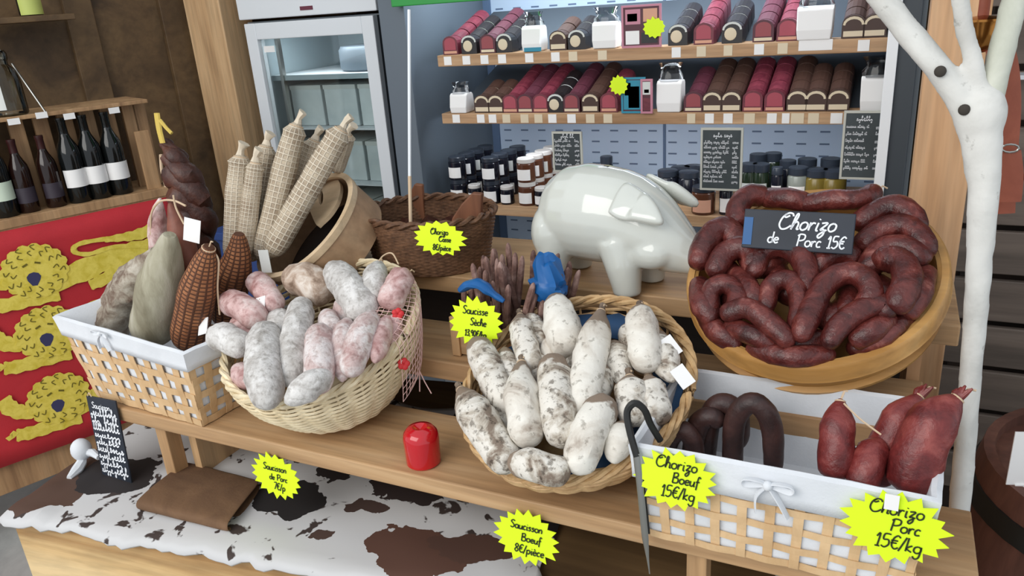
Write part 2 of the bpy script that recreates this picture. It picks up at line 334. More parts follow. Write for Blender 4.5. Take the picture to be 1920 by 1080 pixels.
def tag(o, label, cat, group=None):
    o['label'] = label; o['category'] = cat
    if group: o['group'] = group
    return o
def emp(name, loc, label, cat, group=None):
    o = bpy.data.objects.new(name, None); o.empty_display_size = .02; COL.objects.link(o); o.location = V(loc); o['_o'] = tuple(V(loc)); return tag(o, label, cat, group)
def struct(o): o['kind'] = 'structure'; return o
def thing(name, g, mat, label, cat, group=None, **k): return tag(mk(name, g, mat, **k), label, cat, group)
def dup(o, loc, label=None, rz=0):
    c = o.copy(); COL.objects.link(c); c.location = V(loc); c.rotation_euler = (0, 0, rz)
    if label: c['label'] = label
    for ch in list(o.children):
        d = ch.copy(); COL.objects.link(d); d.parent = c
        for gch in list(ch.children):
            e = gch.copy(); COL.objects.link(e); e.parent = d
    return c
def frame_z(n, up=(0, 0, 1)):
    n = V(n).normalized(); u = V(up).cross(n)
    if u.length < 1e-4: u = V((1, 0, 0))
    u.normalize(); return Matrix((u, n.cross(u), n)).transposed()

# ---------------------------------------------------------------- handwriting
O_ = [(.25, .5), (.07, .4), (.05, .15), (.22, 0), (.42, .12), (.42, .38), (.25, .5)]
E_ = [(.06, .25), (.38, .3), (.3, .48), (.12, .44), (.05, .2), (.2, .0), (.42, .08)]
GL = {'C': (.8, [[(.72, .82), (.62, .98), (.36, 1.0), (.12, .72), (.08, .3), (.28, .02), (.55, .04), (.78, .25)], [(.36, 1.0), (.2, .86), (.3, .74), (.5, .86)]]),
 'h': (.5, [[(.06, .05), (.2, .8), (.14, 1), (.06, .8), (.06, 0)], [(.06, .3), (.24, .5), (.38, .36), (.38, .05), (.5, .06)]]), 'o': (.5, [O_]),
 'r': (.4, [[(.06, .5), (.08, 0)], [(.08, .28), (.2, .47), (.36, .44)]]), 'i': (.24, [[(.1, .5), (.1, .05), (.22, .02)], [(.1, .68), (.12, .74)]]),
 'z': (.48, [[(.05, .48), (.38, .5), (.1, .08), (.3, .1), (.36, -.2), (.2, -.42), (.1, -.25), (.45, .1)]]), 'd': (.52, [O_, [(.42, 1), (.42, 0)]]), 'e': (.46, [E_]),
 'è': (.46, [E_, [(.12, .8), (.26, .64)]]), 'P': (.66, [[(.12, .98), (.1, 0)], [(.0, .86), (.2, 1.02), (.55, .95), (.56, .62), (.3, .48), (.12, .5)]]), 'c': (.42, [[(.36, .42), (.2, .5), (.05, .3), (.12, .03), (.38, .06)]]),
 'B': (.66, [[(.1, 1), (.08, 0)], [(.02, .95), (.4, 1), (.46, .7), (.14, .53)], [(.14, .53), (.52, .45), (.5, .06), (.08, 0)]]), 'u': (.5, [[(.06, .5), (.06, .1), (.22, .0), (.38, .2), (.4, .5)], [(.4, .5), (.4, .04), (.5, .04)]]),
 'f': (.4, [[(.4, .85), (.28, 1), (.18, .8), (.16, -.3)], [(.02, .48), (.36, .5)]]), 'S': (.6, [[(.55, .86), (.32, 1), (.1, .78), (.34, .52), (.52, .25), (.3, 0), (.05, .12)]]), 'a': (.5, [O_, [(.42, .5), (.42, .06), (.52, .04)]]),
 's': (.4, [[(.34, .42), (.18, .5), (.1, .36), (.3, .2), (.22, .02), (.04, .06)]]), 'n': (.5, [[(.06, .5), (.06, 0)], [(.06, .3), (.24, .5), (.38, .36), (.38, .0)]]), 'k': (.46, [[(.06, 1), (.06, 0)], [(.36, .48), (.08, .22), (.4, .0)]]),
 'g': (.5, [O_, [(.42, .5), (.42, -.25), (.22, -.42), (.06, -.25)]]), 'p': (.5, [[(.06, .5), (.06, -.42)], [(.06, .4), (.26, .5), (.42, .28), (.28, .02), (.06, .08)]]), '1': (.36, [[(.04, .7), (.2, .96), (.2, 0)], [(.05, 0), (.34, 0)]]),
 '5': (.52, [[(.46, 1), (.12, .98), (.1, .58), (.38, .58), (.46, .25), (.26, 0), (.04, .1)]]), '3': (.5, [[(.06, .9), (.3, 1), (.4, .76), (.18, .54), (.44, .3), (.28, 0), (.03, .1)]]), '7': (.46, [[(.03, .97), (.43, .97), (.16, 0)]]),
 '8': (.5, [[(.25, .53), (.08, .76), (.25, 1), (.42, .76), (.25, .53), (.06, .24), (.25, 0), (.44, .24), (.25, .53)]]), '€': (.56, [[(.52, .86), (.34, 1), (.14, .75), (.12, .25), (.32, 0), (.52, .14)], [(.02, .6), (.42, .62)], [(.02, .42), (.38, .44)]]), '/': (.36, [[(.3, 1), (.02, -.1)]]), ' ': (.4, []), ',': (.2, [[(.1, .04), (.04, -.12)]]), '9': (.48, [[(.4, .7), (.22, .5), (.06, .72), (.22, .98), (.4, .75), (.36, 0)]]), '0': (.48, [[(.24, 1), (.06, .7), (.06, .3), (.24, 0), (.42, .3), (.42, .7), (.24, 1)]])}
def write(g, text, O, U, W, x, y, h, wd, slant=.15, center=True):
    tw = sum(GL[c][0] for c in text) * h
    if center: x -= tw / 2
    for c in text:
        a, st = GL[c]
        for s in st: g.ribbon([(x + (px + slant * py) * h, y + py * h) for px, py in s], O, U, W, wd)
        x += a * h
def scribble(g, O, U, W, x, y, L, h, wd, rnd):
    x0 = x                                    # words of looping joined-up handwriting
    while x < x0 + L - h * .8:
        wl = min(rnd.uniform(2, 4.5) * h, x0 + L - x); n = max(2, int(wl / (h * .55))); st = wl / n; P = [(x, y)]
        for i in range(n):
            xx = x + st * i; t = rnd.choice((.55, .6, .7, 1.25, 1.3)) * h; k = rnd.random()
            if k < .2: P += [(xx + st * .5, y + .3 * h), (xx + st * .45, y - .5 * h), (xx + st * .2, y - .35 * h), (xx + st * .8, y + .1 * h)]
            else: P += [(xx + st * .55, y + t * .7), (xx + st * .4, y + t), (xx + st * .25, y + t * .55), (xx + st * .45, y + .02 * h), (xx + st * .95, y + rnd.uniform(.05, .35) * h)]
        g.ribbon(P, O, U, W, wd); x += wl + h * .5

# ================================================================ SETTING
struct(mk('floor', G().bx(-5, 3, -2.5, 5, -.06, 0), conc, sm=False))
g = G()
TH = math.radians(22.3); D = V((math.sin(TH), math.cos(TH), 0)); NN = V((D.y, -D.x, 0)); FP = atz(75, 830, .3)
def onflag(x, y, off=0): return atp(x, y, FP + NN * off, NN)
wo = FP - NN * .72
g = G(); R = Matrix((D, -NN, zz)).transposed()
g.box(wo - NN * .03 + D * .35 + zz * 1.3, (3.0, .05, 2.6), R)
struct(mk('wall_left', g, wall_w, sm=False))
g = G()
for s_, wd_ in ((.62, .1), (.98, .12)): g.box(wo + NN * .012 + D * s_ + zz * 1.3, (wd_, .03, 2.6), R)
struct(mk('trim_2', g, wall_w, sm=False, bevel=.003))
struct(mk('wall_back', G().bx(-5, 3, 3.3, 3.36, 0, 2.6), wall_w, sm=False))
pl = atz(0, 0, 0) if False else None
a = aty(355, 0, 2.46); b_ = aty(420, 0, 2.46)
struct(mk('trim_1', G().bx(-2.62, -2.43, 2.45, 2.62, 0, 2.6), wood('pale_post', (188, 148, 106), (212, 174, 130), (224, 190, 148), axis=2), sm=False, bevel=.004))
# ceiling of the stall over the goods (open towards the front)
struct(mk('ceiling', G().bx(-5, 3, 1.9, 3.36, 2.6, 2.66), wall_w, sm=False))
# right-hand orange post
struct(mk('trim_3', G().bx(.055, .165, 1.9, 2.0, 0, 2.6), post_w, sm=False, bevel=.004))

# ================================================================ DISPLAY STAND
st = emp('display_stand', (-.7, 1.3, .62), 'long pine display stand with three stepped planks carrying the baskets', 'display stand')
for (x0, x1, y0, y1, z0, z1) in ((-1.50, .16, .925, 1.125, .768, .80), (-1.42, .09, 1.15, 1.33, .86, .90), (-1.34, .135, 1.345, 1.63, .962, 1.0)):
    mk('plank', G().bx(x0, x1, y0, y1, z0, z1), pine, st, sm=False, bevel=.003)
for x in (-1.32, -.2): mk('leg', G().bx(x - .015, x + .015, .94, .975, .622, .768), pine_y, st, sm=False, bevel=.002)
for x in (-1.29, .065): mk('side_panel', G().add([(x + dx, y, z) for dx in (0, .02) for (y, z) in ((.98, .622), (1.6, .622), (1.6, .962), (1.35, .962), (1.35, .86), (1.16, .86), (1.16, .768), (.98, .768))], [tuple(range(8)), tuple(reversed(range(8, 16)))] + [(i, i + 8, (i + 1) % 8 + 8, (i + 1) % 8) for i in range(8)]), post_w if x > 0 else pine_y, st, sm=False)
mk('back_panel', G().bx(-1.27, .095, 1.59, 1.61, .622, .962), dark_w, st, sm=False)  # added dark sheet, blocks light so the plank gaps stay black

# ================================================================ CHEST AND HIDE
ch = emp('wooden_chest', (-.8, 1.1, 0), 'low pale pine chest under the cowhide at the front', 'chest')
cf0 = atz(20, 968, .62); cf1 = atz(700, 1082, .62); cu = (cf1 - cf0); cu.z = 0; cu.normalize(); cv = V((-cu.y, cu.x, 0))
RC = Matrix((cu, cv, zz)).transposed(); LC = 1.5
def chp(u, v, z): return V((cf0.x, cf0.y, 0)) + cu * u + cv * v + zz * z
for i in range(3): mk('front_board', G().box(chp(LC / 2, .012, .59 - .2 * i - .1 + .02), (LC, .024, .197), RC), chest_w, ch, sm=False, bevel=.003)
mk('side_board', G().box(chp(.012, .36, .31), (.024, .67, .60), RC), chest_w, ch, sm=False, bevel=.003)
mk('side_board', G().box(chp(LC - .012, .36, .31), (.024, .67, .60), RC), chest_w, ch, sm=False, bevel=.003)
mk('lid', G().box(chp(LC / 2, .36, .613), (LC, .72, .012), RC), wall_w, ch, sm=False, bevel=.003)
g = G(); nu, nv = 70, 40; HL = 1.22
def hide_edge(u): return -.02 - .016 * noise.noise(V((u * 9, 1, 0))) - .01 * noise.noise(V((u * 30, 5, 0)))
for j in range(nv + 1):
    for i in range(nu + 1):
        u = -.09 + HL * i / nu; t_ = j / nv
        ve = hide_edge(u); u2 = u + (.03 * noise.noise(V((0, t_ * 6, 3))) if i in (0, nu) else 0) - (.12 * t_ if i == nu else 0)
        v = ve + (.58 + .04 * noise.noise(V((u * 5, 8, 0))) - ve) * t_
        z = .6245 + .003 * noise.noise(V((u * 12, v * 12, 0))) + .002
        if u < .10 and t_ < .4: z += .012 * max(0, noise.noise(V((u * 18, v * 14, 4)))) + .004
        if v < .0: z -= min(.03, -v * .55)
        if u2 < 0: z -= -u2 * .7
        g.v.append(chp(u2, v, z))
for j in range(nv):
    for i in range(nu): a = j * (nu + 1) + i; g.f.append((a, a + 1, a + nu + 2, a + nu + 1))
h = thing('cowhide', g, hide_mat(), 'brown, black and white spotted cowhide spread over the pine chest', 'cowhide', origin=(HIDE_O[0], HIDE_O[1], .62))
s_ = h.modifiers.new('thick', 'SOLIDIFY'); s_.thickness = .006; s_.offset = 1
# white knotted tail end of the hide
k0 = atz(160, 868, .64)
g = G().sph(k0 + V((0, 0, .035)), (.022, .022, .026)); g.tube([k0 + V((.0, 0, .02)), k0 + V((.004, -.01, .008)), k0 + V((.012, -.03, .002)), k0 + V((.02, -.055, 0))], [.009, .011, .012, .006], 8)
g.tube([k0 + V((.005, 0, .03)), k0 + V((.03, .005, .03)), k0 + V((.055, 0, .026))], [.008, .009, .006], 8)
thing('cloth_knot', g, linen, 'small knotted white cloth lying on the hide left of the writing slate', 'cloth')
# folded leather
g = G(); A = [atz(258, 950, .64), atz(430, 992, .64), atz(492, 905, .64), atz(350, 868, .64)]
def quad(A, u, v): return (A[0].lerp(A[1], u)).lerp(A[3].lerp(A[2], u), v)
cs = [(1.0, .004), (.5, .002), (.06, .002), (.0, .010), (-.012, .018), (.0, .028), (.06, .034), (.5, .032), (1.0, .02)]
n_ = 14; P = []
for i in range(n_ + 1):
    u = i / n_
    for v, z in cs: q = quad(A, u, v); P.append(V((q.x, q.y, .632 + z * .6 + .004 * noise.noise(V((u * 3, v * 3, z * 90))))))
m_ = len(cs); g.add(P, [(i * m_ + k, i * m_ + k + 1, (i + 1) * m_ + k + 1, (i + 1) * m_ + k) for i in range(n_) for k in range(m_ - 1)])
o = thing('folded_leather', g, leather, 'folded brown leather hide lying on the cowhide below the plank', 'leather'); q = o.modifiers.new('thick', 'SOLIDIFY'); q.thickness = .004
o.modifiers.new('sub', 'SUBSURF').render_levels = 2

# ================================================================ WICKER
def circle(C, n, R, N, ph=0):
    M = frame_z(n, (0, 1, 0)); return [V(C) + M @ V((R * math.cos(2 * math.pi * k / N + ph), R * math.sin(2 * math.pi * k / N + ph), 0)) for k in range(N)]
def wicker(root, C, n, R, Cb, nb, Rb, mat, rows, stakes, bulge, sr):
    N = stakes * 4; n = V(n).normalized(); nb = V(nb).normalized()
    top = circle(C, n, 1, N); bot = circle(Cb, nb, 1, N); C = V(C); Cb = V(Cb)
    def P(k, t, dr=0):
        dt = top[k % N] - C; db = bot[k % N] - Cb
        rr = bulge * math.sin(math.pi * t) * .5
        return (Cb + db * (Rb + dr + rr)).lerp(C + dt * (R + dr + rr), t) - nb * 0
    def Pw(k, t, dr=0):                     # a rounded bowl side
        tt = t; e = 1 - (1 - tt) ** 1.7
        dt = top[k % N] - C; db = bot[k % N] - Cb
        c = Cb.lerp(C, tt); d = db.lerp(dt, tt); d.normalize(); return c + d * (Rb + (R - Rb) * e + dr)
    g = G()
    for r_ in range(rows):
        t = r_ / rows
        g.tube([Pw(k, t, .0024 * math.sin(math.pi * k / 4 * 1.0 + math.pi * (r_ % 2)) * 1.6) for k in range(0, N, 1)], sr, 6, closed=True)
    mk('weave', g, mat, root)
    g = G()
    for s in range(stakes): g.tube([Pw(s * 4 + 2, t / 6, 0) for t in range(7)], .0026, 6)
    mk('stakes', g, mat, root)
    g = G()
    for ph in range(3): g.tube([Pw(k, 1.0, .0) + (top[k] - C) * .0052 * math.cos(2 * math.pi * (k / 8 + ph / 3)) + n * .0052 * math.sin(2 * math.pi * (k / 8 + ph / 3)) for k in range(N)], .0048, 6, closed=True)
    mk('rim', g, mat, root)
    g = G(); g.add([V(p) for p in [Cb] + [Cb + (b - Cb) * (Rb + .002) for b in bot]], [(0, i + 1, (i + 1) % N + 1) for i in range(N)])
    o = mk('base', g, mat, root); s = o.modifiers.new('t', 'SOLIDIFY'); s.thickness = .005; s.offset = 0
    return Pw
# left: pale basket of floury sausages
WC, WN = V((-.963, 1.074, .978)), V((-.042, -.361, .931)).normalized()
wb = emp('wicker_basket', (-.95, 1.03, .80), 'round pale wicker basket tilted forward, full of floury pink sausages', 'basket')
wicker(wb, WC, WN, .196, (-.935, 1.075, .835), (-.03, -.2, 1), .11, wicker_w, 25, 26, .03, .0029)
FC, FN = V((-.439, 1.077, .942)), V((-.079, -.399, .913)).normalized()
fb = emp('wicker_basket', (-.44, 1.03, .80), 'round tan wicker basket full of white mouldy sausages in the middle', 'basket')
wicker(fb, FC, FN, .196, (-.432, 1.075, .828), (-.0, -.14, 1), .11, wicker_b, 19, 26, .03, .0033)

# ================================================================ SAUSAGES
def prof(kind, t):
    if kind == 'round': return max(.05, (1 - abs(2 * t - 1) ** 5)) ** .5
    if kind == 'drop':  return max(.06, min(1, (t / .55) ** .62 * .98 + .10)) * (max(.04, 1 - ((t - .72) / .28) ** 4 if t > .72 else 1)) ** .5
    if kind == 'taper': return max(.10, min(1.0, .12 + (t / .35) ** .8)) * (max(.04, 1 - ((t - .8) / .2) ** 3 if t > .8 else 1)) ** .5
    if kind == 'both':  return max(.10, math.sin(math.pi * t) ** .55)
    if kind == 'net': return max(.12, min(1.0, .16 + 1.0 * (t / .10) ** .8 if t < .10 else .9 + .1 * min(1, (t - .1) / .2))) * (max(.05, 1 - ((t - .85) / .15) ** 3 if t > .85 else 1)) ** .5 if t > 0 else .12
    if kind == 'pear': return max(.16, min(1.0, .26 + .76 * (t / .42) ** .75)) * (max(.04, 1 - ((t - .8) / .2) ** 3 if t > .8 else 1)) ** .5
    if kind == 'loop':  return max(.05, 1 - abs(2 * t - 1) ** 9) ** .5
    return 1
def sausage(name, pts, w_, mat, label, cat, group, kind='round', bumpy=.12, seg=16, tie=None, seed=None, uv=False, wz=None, k=7):
    """pts are points in the place; w_ the full thickness in metres"""
    seed = random.random() * 50 if seed is None else seed
    path = smooth3(pts, k if len(pts) > 2 else 10)
    L = [0]
    for a, b in zip(path, path[1:]): L.append(L[-1] + (b - a).length)
    # extra rings at both ends round them off
    T = [l / L[-1] for l in L]; ex = [.0, .012, .03, .06, .1]; T2 = sorted(set([round(x, 4) for x in T + ex + [1 - e for e in ex]]))
    def at(t):
        for i in range(len(T) - 1):
            if T[i + 1] >= t - 1e-9: f = (t - T[i]) / max(1e-9, T[i + 1] - T[i]); return path[i].lerp(path[i + 1], max(0, min(1, f)))
        return path[-1]
    rad = [w_ / 2 * prof(kind, t) * (1 + .06 * noise.noise(V((t * 4, seed, 0)))) for t in T2]
    g = G(); P = [at(t) for t in T2]; g.tube(P, rad, seg, bumpy, seed)
    if uv: g.uv = [(kk / seg * 1.0, T2[i]) for i in range(len(T2)) for kk in range(seg)]
    o = mk(name, g, mat); tag(o, label, cat, group)
    if tie is not None:
        i = 2 if tie == 0 else len(P) - 3; dr = (P[0] - P[3]).normalized() if tie == 0 else (P[-1] - P[-4]).normalized()
        e = P[0] if tie == 0 else P[-1]
        gg = G(); r_ = rad[i] * 1.0
        M = frame_z(dr); gg.tube([P[i] + M @ V((r_ * math.cos(2 * math.pi * q / 12), r_ * math.sin(2 * math.pi * q / 12), 0)) for q in range(12)], .0014, 5, closed=True)
        gg.tube([e - dr * .004, e + dr * .008 + V((.004, 0, .004)), e + dr * .016 + V((.008, -.004, -.002))], .0016, 5)
        mk('tie_string', gg, strm, o)
        if mat is netm: mk('net_end', G().tube([e + dr * -.004, e + dr * .007, e + dr * .014 + V((.002, 0, 0)), e + dr * .024 + V((.006, 0, -.002))], [.009, .006, .008, .011], 8, .5, seed), netm, o)
        if mat in (fungus, fungus2): mk('casing_end', G().tube([e + dr * -.003, e + dr * .006, e + dr * .013], [.0075, .0055, .0065], 8, .3, seed), tipm, o)
    return o
def onplane(C, n, pts, lift): return [atp(x, y, V(C) + V(n) * lift, V(n)) for x, y in pts]
GF = 'mouldy sausages in the tan round basket'
FUN = [ # pixels tip -> foot, width, lift, casing, profile, what singles it out
 ([(990, 588), (1018, 650)], 40, .012, 0, 'taper', 'half hidden behind another at the left back rim'),
 ([(975, 590), (985, 640), (1003, 705)], 46, .022, 0, 'taper', 'leaning at the left back with a pinched orange tip'),
 ([(1040, 552), (1052, 600), (1068, 665)], 64, .024, 1, 'drop', 'standing tallest at the back rim near the blue plastic'),
 ([(1128, 580), (1110, 680), (1086, 785)], 60, .034, 1, 'taper', 'the long one lying straight from the back rim to the middle'),
 ([(1200, 575), (1206, 620), (1214, 695)], 58, .032, 1, 'taper', 'standing upright at the right back with a forked pale tip'),
 ([(1172, 610), (1195, 665)], 46, .014, 0, 'both', 'short and grey, left of the upright one at the right back'),
 ([(892, 640), (920, 700), (958, 775)], 56, .022, 0, 'round', 'leaning on the left rim right below the neon star card'),
 ([(945, 652), (958, 700), (975, 760)], 40, .012, 0, 'both', 'slim and dark tipped between the left ones'),
 ([(862, 728), (905, 800), (962, 880)], 64, .030, 0, 'taper', 'lying over the left rim with a long grey patch'),
 ([(978, 678), (982, 750), (992, 836)], 64, .046, 1, 'drop', 'cleanest white, standing in the middle with a dark knotted tip'),
 ([(1036, 672), (1048, 750), (1055, 838)], 64, .042, 0, 'round', 'grey topped, right beside the cleanest white one'),
 ([(1012, 662), (1008, 735)], 44, .016, 1, 'both', 'pinkish white end showing behind the dark knotted tip'),
 ([(1028, 628), (1035, 690)], 38, .014, 1, 'both', 'short white one in the middle of the pile towards the back'),
 ([(1140, 752), (1112, 810), (1080, 888)], 68, .040, 1, 'round', 'plump at the front right, sloping down to the left'),
 ([(962, 868), (1010, 882), (1068, 892)], 60, .040, 0, 'round', 'lying crosswise at the front rim'),
 ([(1172, 790), (1150, 868)], 56, .028, 1, 'both', 'smooth white, seen through the loop of the tongs'),
 ([(1180, 705), (1190, 790)], 62, .026, 0, 'taper', 'brown streaked, rising behind the loop of the tongs'),
 ([(1225, 620), (1262, 715)], 58, .016, 0, 'both', 'greyest one by the right rim beside a paper tag'),
 ([(1150, 640), (1170, 720)], 54, .014, 0, 'both', 'dark grey and crumpled, right of the long straight one'),
 ([(1215, 705), (1235, 790)], 54, .018, 0, 'taper', 'pale and split, next to the white basket edge'),
 ([(1132, 680), (1112, 770)], 54, .016, 0, 'both', 'deep in the pile right of the long straight one'),
 ([(1098, 640), (1070, 690)], 50, .004, 0, 'both', 'mostly covered, left of the long straight one'),
 ([(935, 770), (960, 820)], 60, .002, 0, 'both', 'covered at the left under the two leaning ones'),
 ([(1100, 790), (1060, 800)], 60, .002, 0, 'both', 'covered at the bottom under the plump one')]
for i, (p, w_, lf, c, kd, ds) in enumerate(FUN):
    q = onplane(FC, FN, p, lf); q = [a + FN * .012 * math.sin(math.pi * j / max(1, len(q) - 1)) if len(q) > 2 else a for j, a in enumerate(q)]
    sausage('mouldy_sausage', q, 2 * pxr(w_, q[0]), fungus2 if c else fungus, 'white mouldy dry sausage ' + ds, 'sausage', GF, kd, .16, tie=0 if kd in ('taper', 'drop') else None, seed=i * 3.7, uv=True)
for i, (x, y, lf, ds) in enumerate(((1257, 650, .035, 'by the right rim of the tan basket, the higher of two'), (1280, 706, .035, 'at the right rim of the tan basket, the lower of two'))):
    c = atp(x, y, FC + FN * lf, FN); thing('paper_tag', G().box(c, (.024, .0015, .034), Matrix.Rotation(.5, 3, 'Z') @ Matrix.Rotation(-.7, 3, 'X') @ Matrix.Rotation(-.5, 3, 'Y')), paper, 'blank white paper tag ' + ds, 'tag', 'paper tags in the tan basket', sm=False)
g = G(); N = 40; Q = circle(FC - FN * .022, FN, 1, N); Q2 = circle(FC - FN * .028, FN, 1, N)
for i in range(N):
    g.v += [FC - FN * .022 + (Q[i] - (FC - FN * .022)) * (.178 + .006 * math.sin(i * 2.3)), FC - FN * .03 + (Q2[i] - (FC - FN * .028)) * .13]
for i in range(N): a, b = 2 * i, 2 * ((i + 1) % N); g.f.append((a, a + 1, b + 1, b))
thing('blue_liner', g, bluepaper, 'blue paper lining showing under the sausages in the tan basket', 'paper').modifiers.new('t', 'SOLIDIFY').thickness = .002

GW = 'floury sausages in the pale round basket'
MW = {'g': greyflour, 'f': floury, 'p': pinkcas, 'b': browncas}
WHI = [
 ([(402, 632), (430, 642), (466, 656)], 54, .030, 'g', 'round', 'stubby grey white, lying out over the left rim'),
 ([(500, 614), (500, 690), (504, 762)], 66, .044, 'g', 'round', 'fat grey white, standing at the front left'),
 ([(568, 565), (560, 640), (548, 725)], 54, .030, 'g', 'round', 'long, pinkish grey, second from the left at the front'),
 ([(600, 618), (604, 670), (600, 735)], 56, .042, 'f', 'round', 'plump pink patched, in the middle of the front'),
 ([(620, 700), (590, 730), (535, 756)], 54, .046, 'g', 'both', 'short white, lying slanted at the front rim'),
 ([(652, 598), (648, 650), (642, 715)], 48, .026, 'f', 'both', 'pinkish, right of the plump middle one'),
 ([(700, 592), (682, 640), (655, 705)], 50, .038, 'f', 'round', 'white streaked with red edge, leaning right'),
 ([(618, 498), (652, 540), (692, 592)], 60, .034, 'g', 'taper', 'big grey white, slanting down from the back rim'),
 ([(712, 492), (708, 530), (704, 575)], 48, .030, 'g', 'drop', 'white knotted tip with a string loop at the back right'),
 ([(766, 512), (752, 540), (728, 578)], 50, .034, 'p', 'taper', 'pink tipped, at the far right back'),
 ([(540, 545), (575, 532), (612, 556)], 66, .024, 'b', 'round', 'brownish bent one at the back'),
 ([(472, 520), (495, 545), (520, 580)], 44, .034, 'p', 'taper', 'pink pointed, at the left back'),
 ([(418, 560), (450, 580), (492, 602)], 50, .038, 'p', 'taper', 'pink pointed, reaching out over the left basket'),
 ([(522, 588), (532, 640)], 46, .020, 'g', 'round', 'small grey end between the tall front ones'),
 ([(612, 582), (628, 640)], 44, .022, 'f', 'both', 'small white end behind the plump middle one'),
 ([(726, 592), (702, 680)], 40, .030, 'p', 'both', 'narrow red skinned, along the right rim'),
 ([(440, 600), (480, 640)], 50, .012, 'p', 'both', 'pink one half hidden behind the fat front left one'),
 ([(745, 590), (722, 650)], 42, .010, 'p', 'both', 'reddish one under the pink net at the right'),
 ([(660, 560), (640, 610)], 52, .004, 'f', 'both', 'mostly covered below the big slanting one'),
 ([(440, 690), (480, 720)], 46, .004, 'p', 'both', 'reddish end low at the left inside the rim')]
for i, (p, w_, lf, c, kd, ds) in enumerate(WHI):
    q = onplane(WC, WN, p, lf); q = [a + WN * .012 * math.sin(math.pi * j / max(1, len(q) - 1)) if len(q) > 2 else a for j, a in enumerate(q)]
    sausage('floury_sausage', q, 2 * pxr(w_, q[0]), MW[c], 'floury dry sausage, ' + ds, 'sausage', GW, kd, .14, tie=0 if kd in ('taper', 'drop') else None, seed=i * 2.9 + 60)
for (x, y, lf, ds) in ((381, 612, .03, 'hanging over the left edge of the pale round basket'), (488, 572, .05, 'between the pink sausages in the pale round basket')):
    c = atp(x, y, WC + WN * lf, WN); thing('paper_tag', G().box(c, (.026, .0015, .034), Matrix.Rotation(-.2, 3, 'Z') @ Matrix.Rotation(-.6, 3, 'X') @ Matrix.Rotation(-.4, 3, 'Y')), paper, 'blank white paper tag ' + ds, 'tag', 'paper tags in the pale basket', sm=False)
c = [atp(x, y, WC + WN * .05, WN) for x, y in ((706, 498), (718, 480), (735, 475), (747, 495))]
thing('string_loop', G().tube(smooth3(c), .0016, 6), strm, 'loop of pale string above the sausages in the pale round basket', 'string')
# pink net hanging over the right rim
g = G(); nA, nB = 16, 16; Pn = []
Mx = frame_z(WN, (0, 1, 0))
def netpt(a, t):
    ang = a; d = Mx @ V((math.cos(ang), math.sin(ang), 0))
    if t < .45: r_ = .13 + (.204 - .13) * (t / .45); return WC + d * r_ + WN * (.034 - .02 * (t / .45) ** 2)
    tt = (t - .45) / .55; return WC + d * (.207 - .012 * tt ** 2) + V((0, 0, -.115)) * tt + WN * .012 * (1 - tt)
best = None
aR = math.atan2((Mx.transposed() @ (atp(778, 580, WC, WN) - WC)).y, (Mx.transposed() @ (atp(778, 580, WC, WN) - WC)).x)
for ia in range(nA + 1): g.tube([netpt(aR - .5 + 1.0 * ia / nA, t / 14) for t in range(15)], .0007, 4)
for it in range(nB + 1): g.tube([netpt(aR - .5 + 1.0 * a / 14, it / nB) for a in range(15)], .0007, 4)
nr = emp('net_wrapper', netpt(aR, 1), 'pink net with red flowers hanging over the right rim of the pale basket', 'net')
mk('net', g, netpink, nr)
for (x, y) in ((748, 590), (757, 680)):
    d = min(((netpt(aR - .5 + i / 30, t / 30) for i in range(31) for t in range(31))), key=lambda p: (lambda q: (q[0] - x) ** 2 + (q[1] - y) ** 2)((960 + F * (p - CAM).dot(r3) / depth(p), 540 - F * (p - CAM).dot(u3) / depth(p))))
    g = G(); vd = (CAM - d).normalized(); M = frame_z(vd)
    for k_ in range(5): g.sph(d + vd * .004 + M @ V((.006 * math.cos(k_ * 1.257), .006 * math.sin(k_ * 1.257), 0)), (.006, .006, .003), M, 8, 6)
    mk('flower', g, redfl, nr)
e = netpt(aR - .1, 1); g = G()
for dx in (-.01, .0, .012): g.tube([e, e + V((dx, -.004, -.02)), e + V((dx * 2.2, -.008, -.04))], .0012, 5)
mk('loose_threads', g, netpink, nr)

# ---------------------------------------------------------------- chorizo tub
KT = .93; TC = CAM + (V((-.103, 1.401, 1.046)) - CAM) * KT; TN = V((-.089, -.465, .881)).normalized(); TR = .2145 * KT
TP = TC.copy(); TC = TC + TN * .012
tub = emp('wooden_tub', TC - TN * .085, 'round shallow beech tub tilted forward, full of dark red chorizo rings', 'tub')
Mt = frame_z(TN, (0, 1, 0))
def tubel(pr): return G().lathe(pr, 64, Mt, TC)
mk('wall', tubel([(TR - .012, -.076), (TR - .010, -.076), (TR - .010, -.036), (TR - .004, -.034), (TR - .004, -.004), (TR - .008, 0), (TR - .014, -.002), (TR - .014, -.066)]), tub_w, tub)
mk('bottom', tubel([(.0, -.072), (TR - .012, -.072), (TR - .012, -.066), (0, -.066)]), tub_w, tub)
mk('hoop', tubel([(TR - .004, -.036), (TR + .004, -.036), (TR + .0075, -.031), (TR + .0055, -.027), (TR + .0055, -.003), (TR + .002, .0015), (TR - .008, .0015)]), tub_w, tub)
mk('hoop', tubel([(TR - .010, -.076), (TR - .003, -.076), (TR - .001, -.068), (TR - .010, -.064)]), tub_w, tub)
g = G(); bl = atp(1672, 612, TP + TN * .008, TN); g.box(bl, (.03, .03, .008), Mt); g.box(bl + V((.008, .006, .006)), (.02, .014, .01), Matrix.Rotation(.6, 3, 'Z'))
thing('blue_scrap', g, bluep, 'small scrap of blue plastic at the right front inside the chorizo tub', 'plastic scrap')
GC = 'chorizo rings in the beech tub'
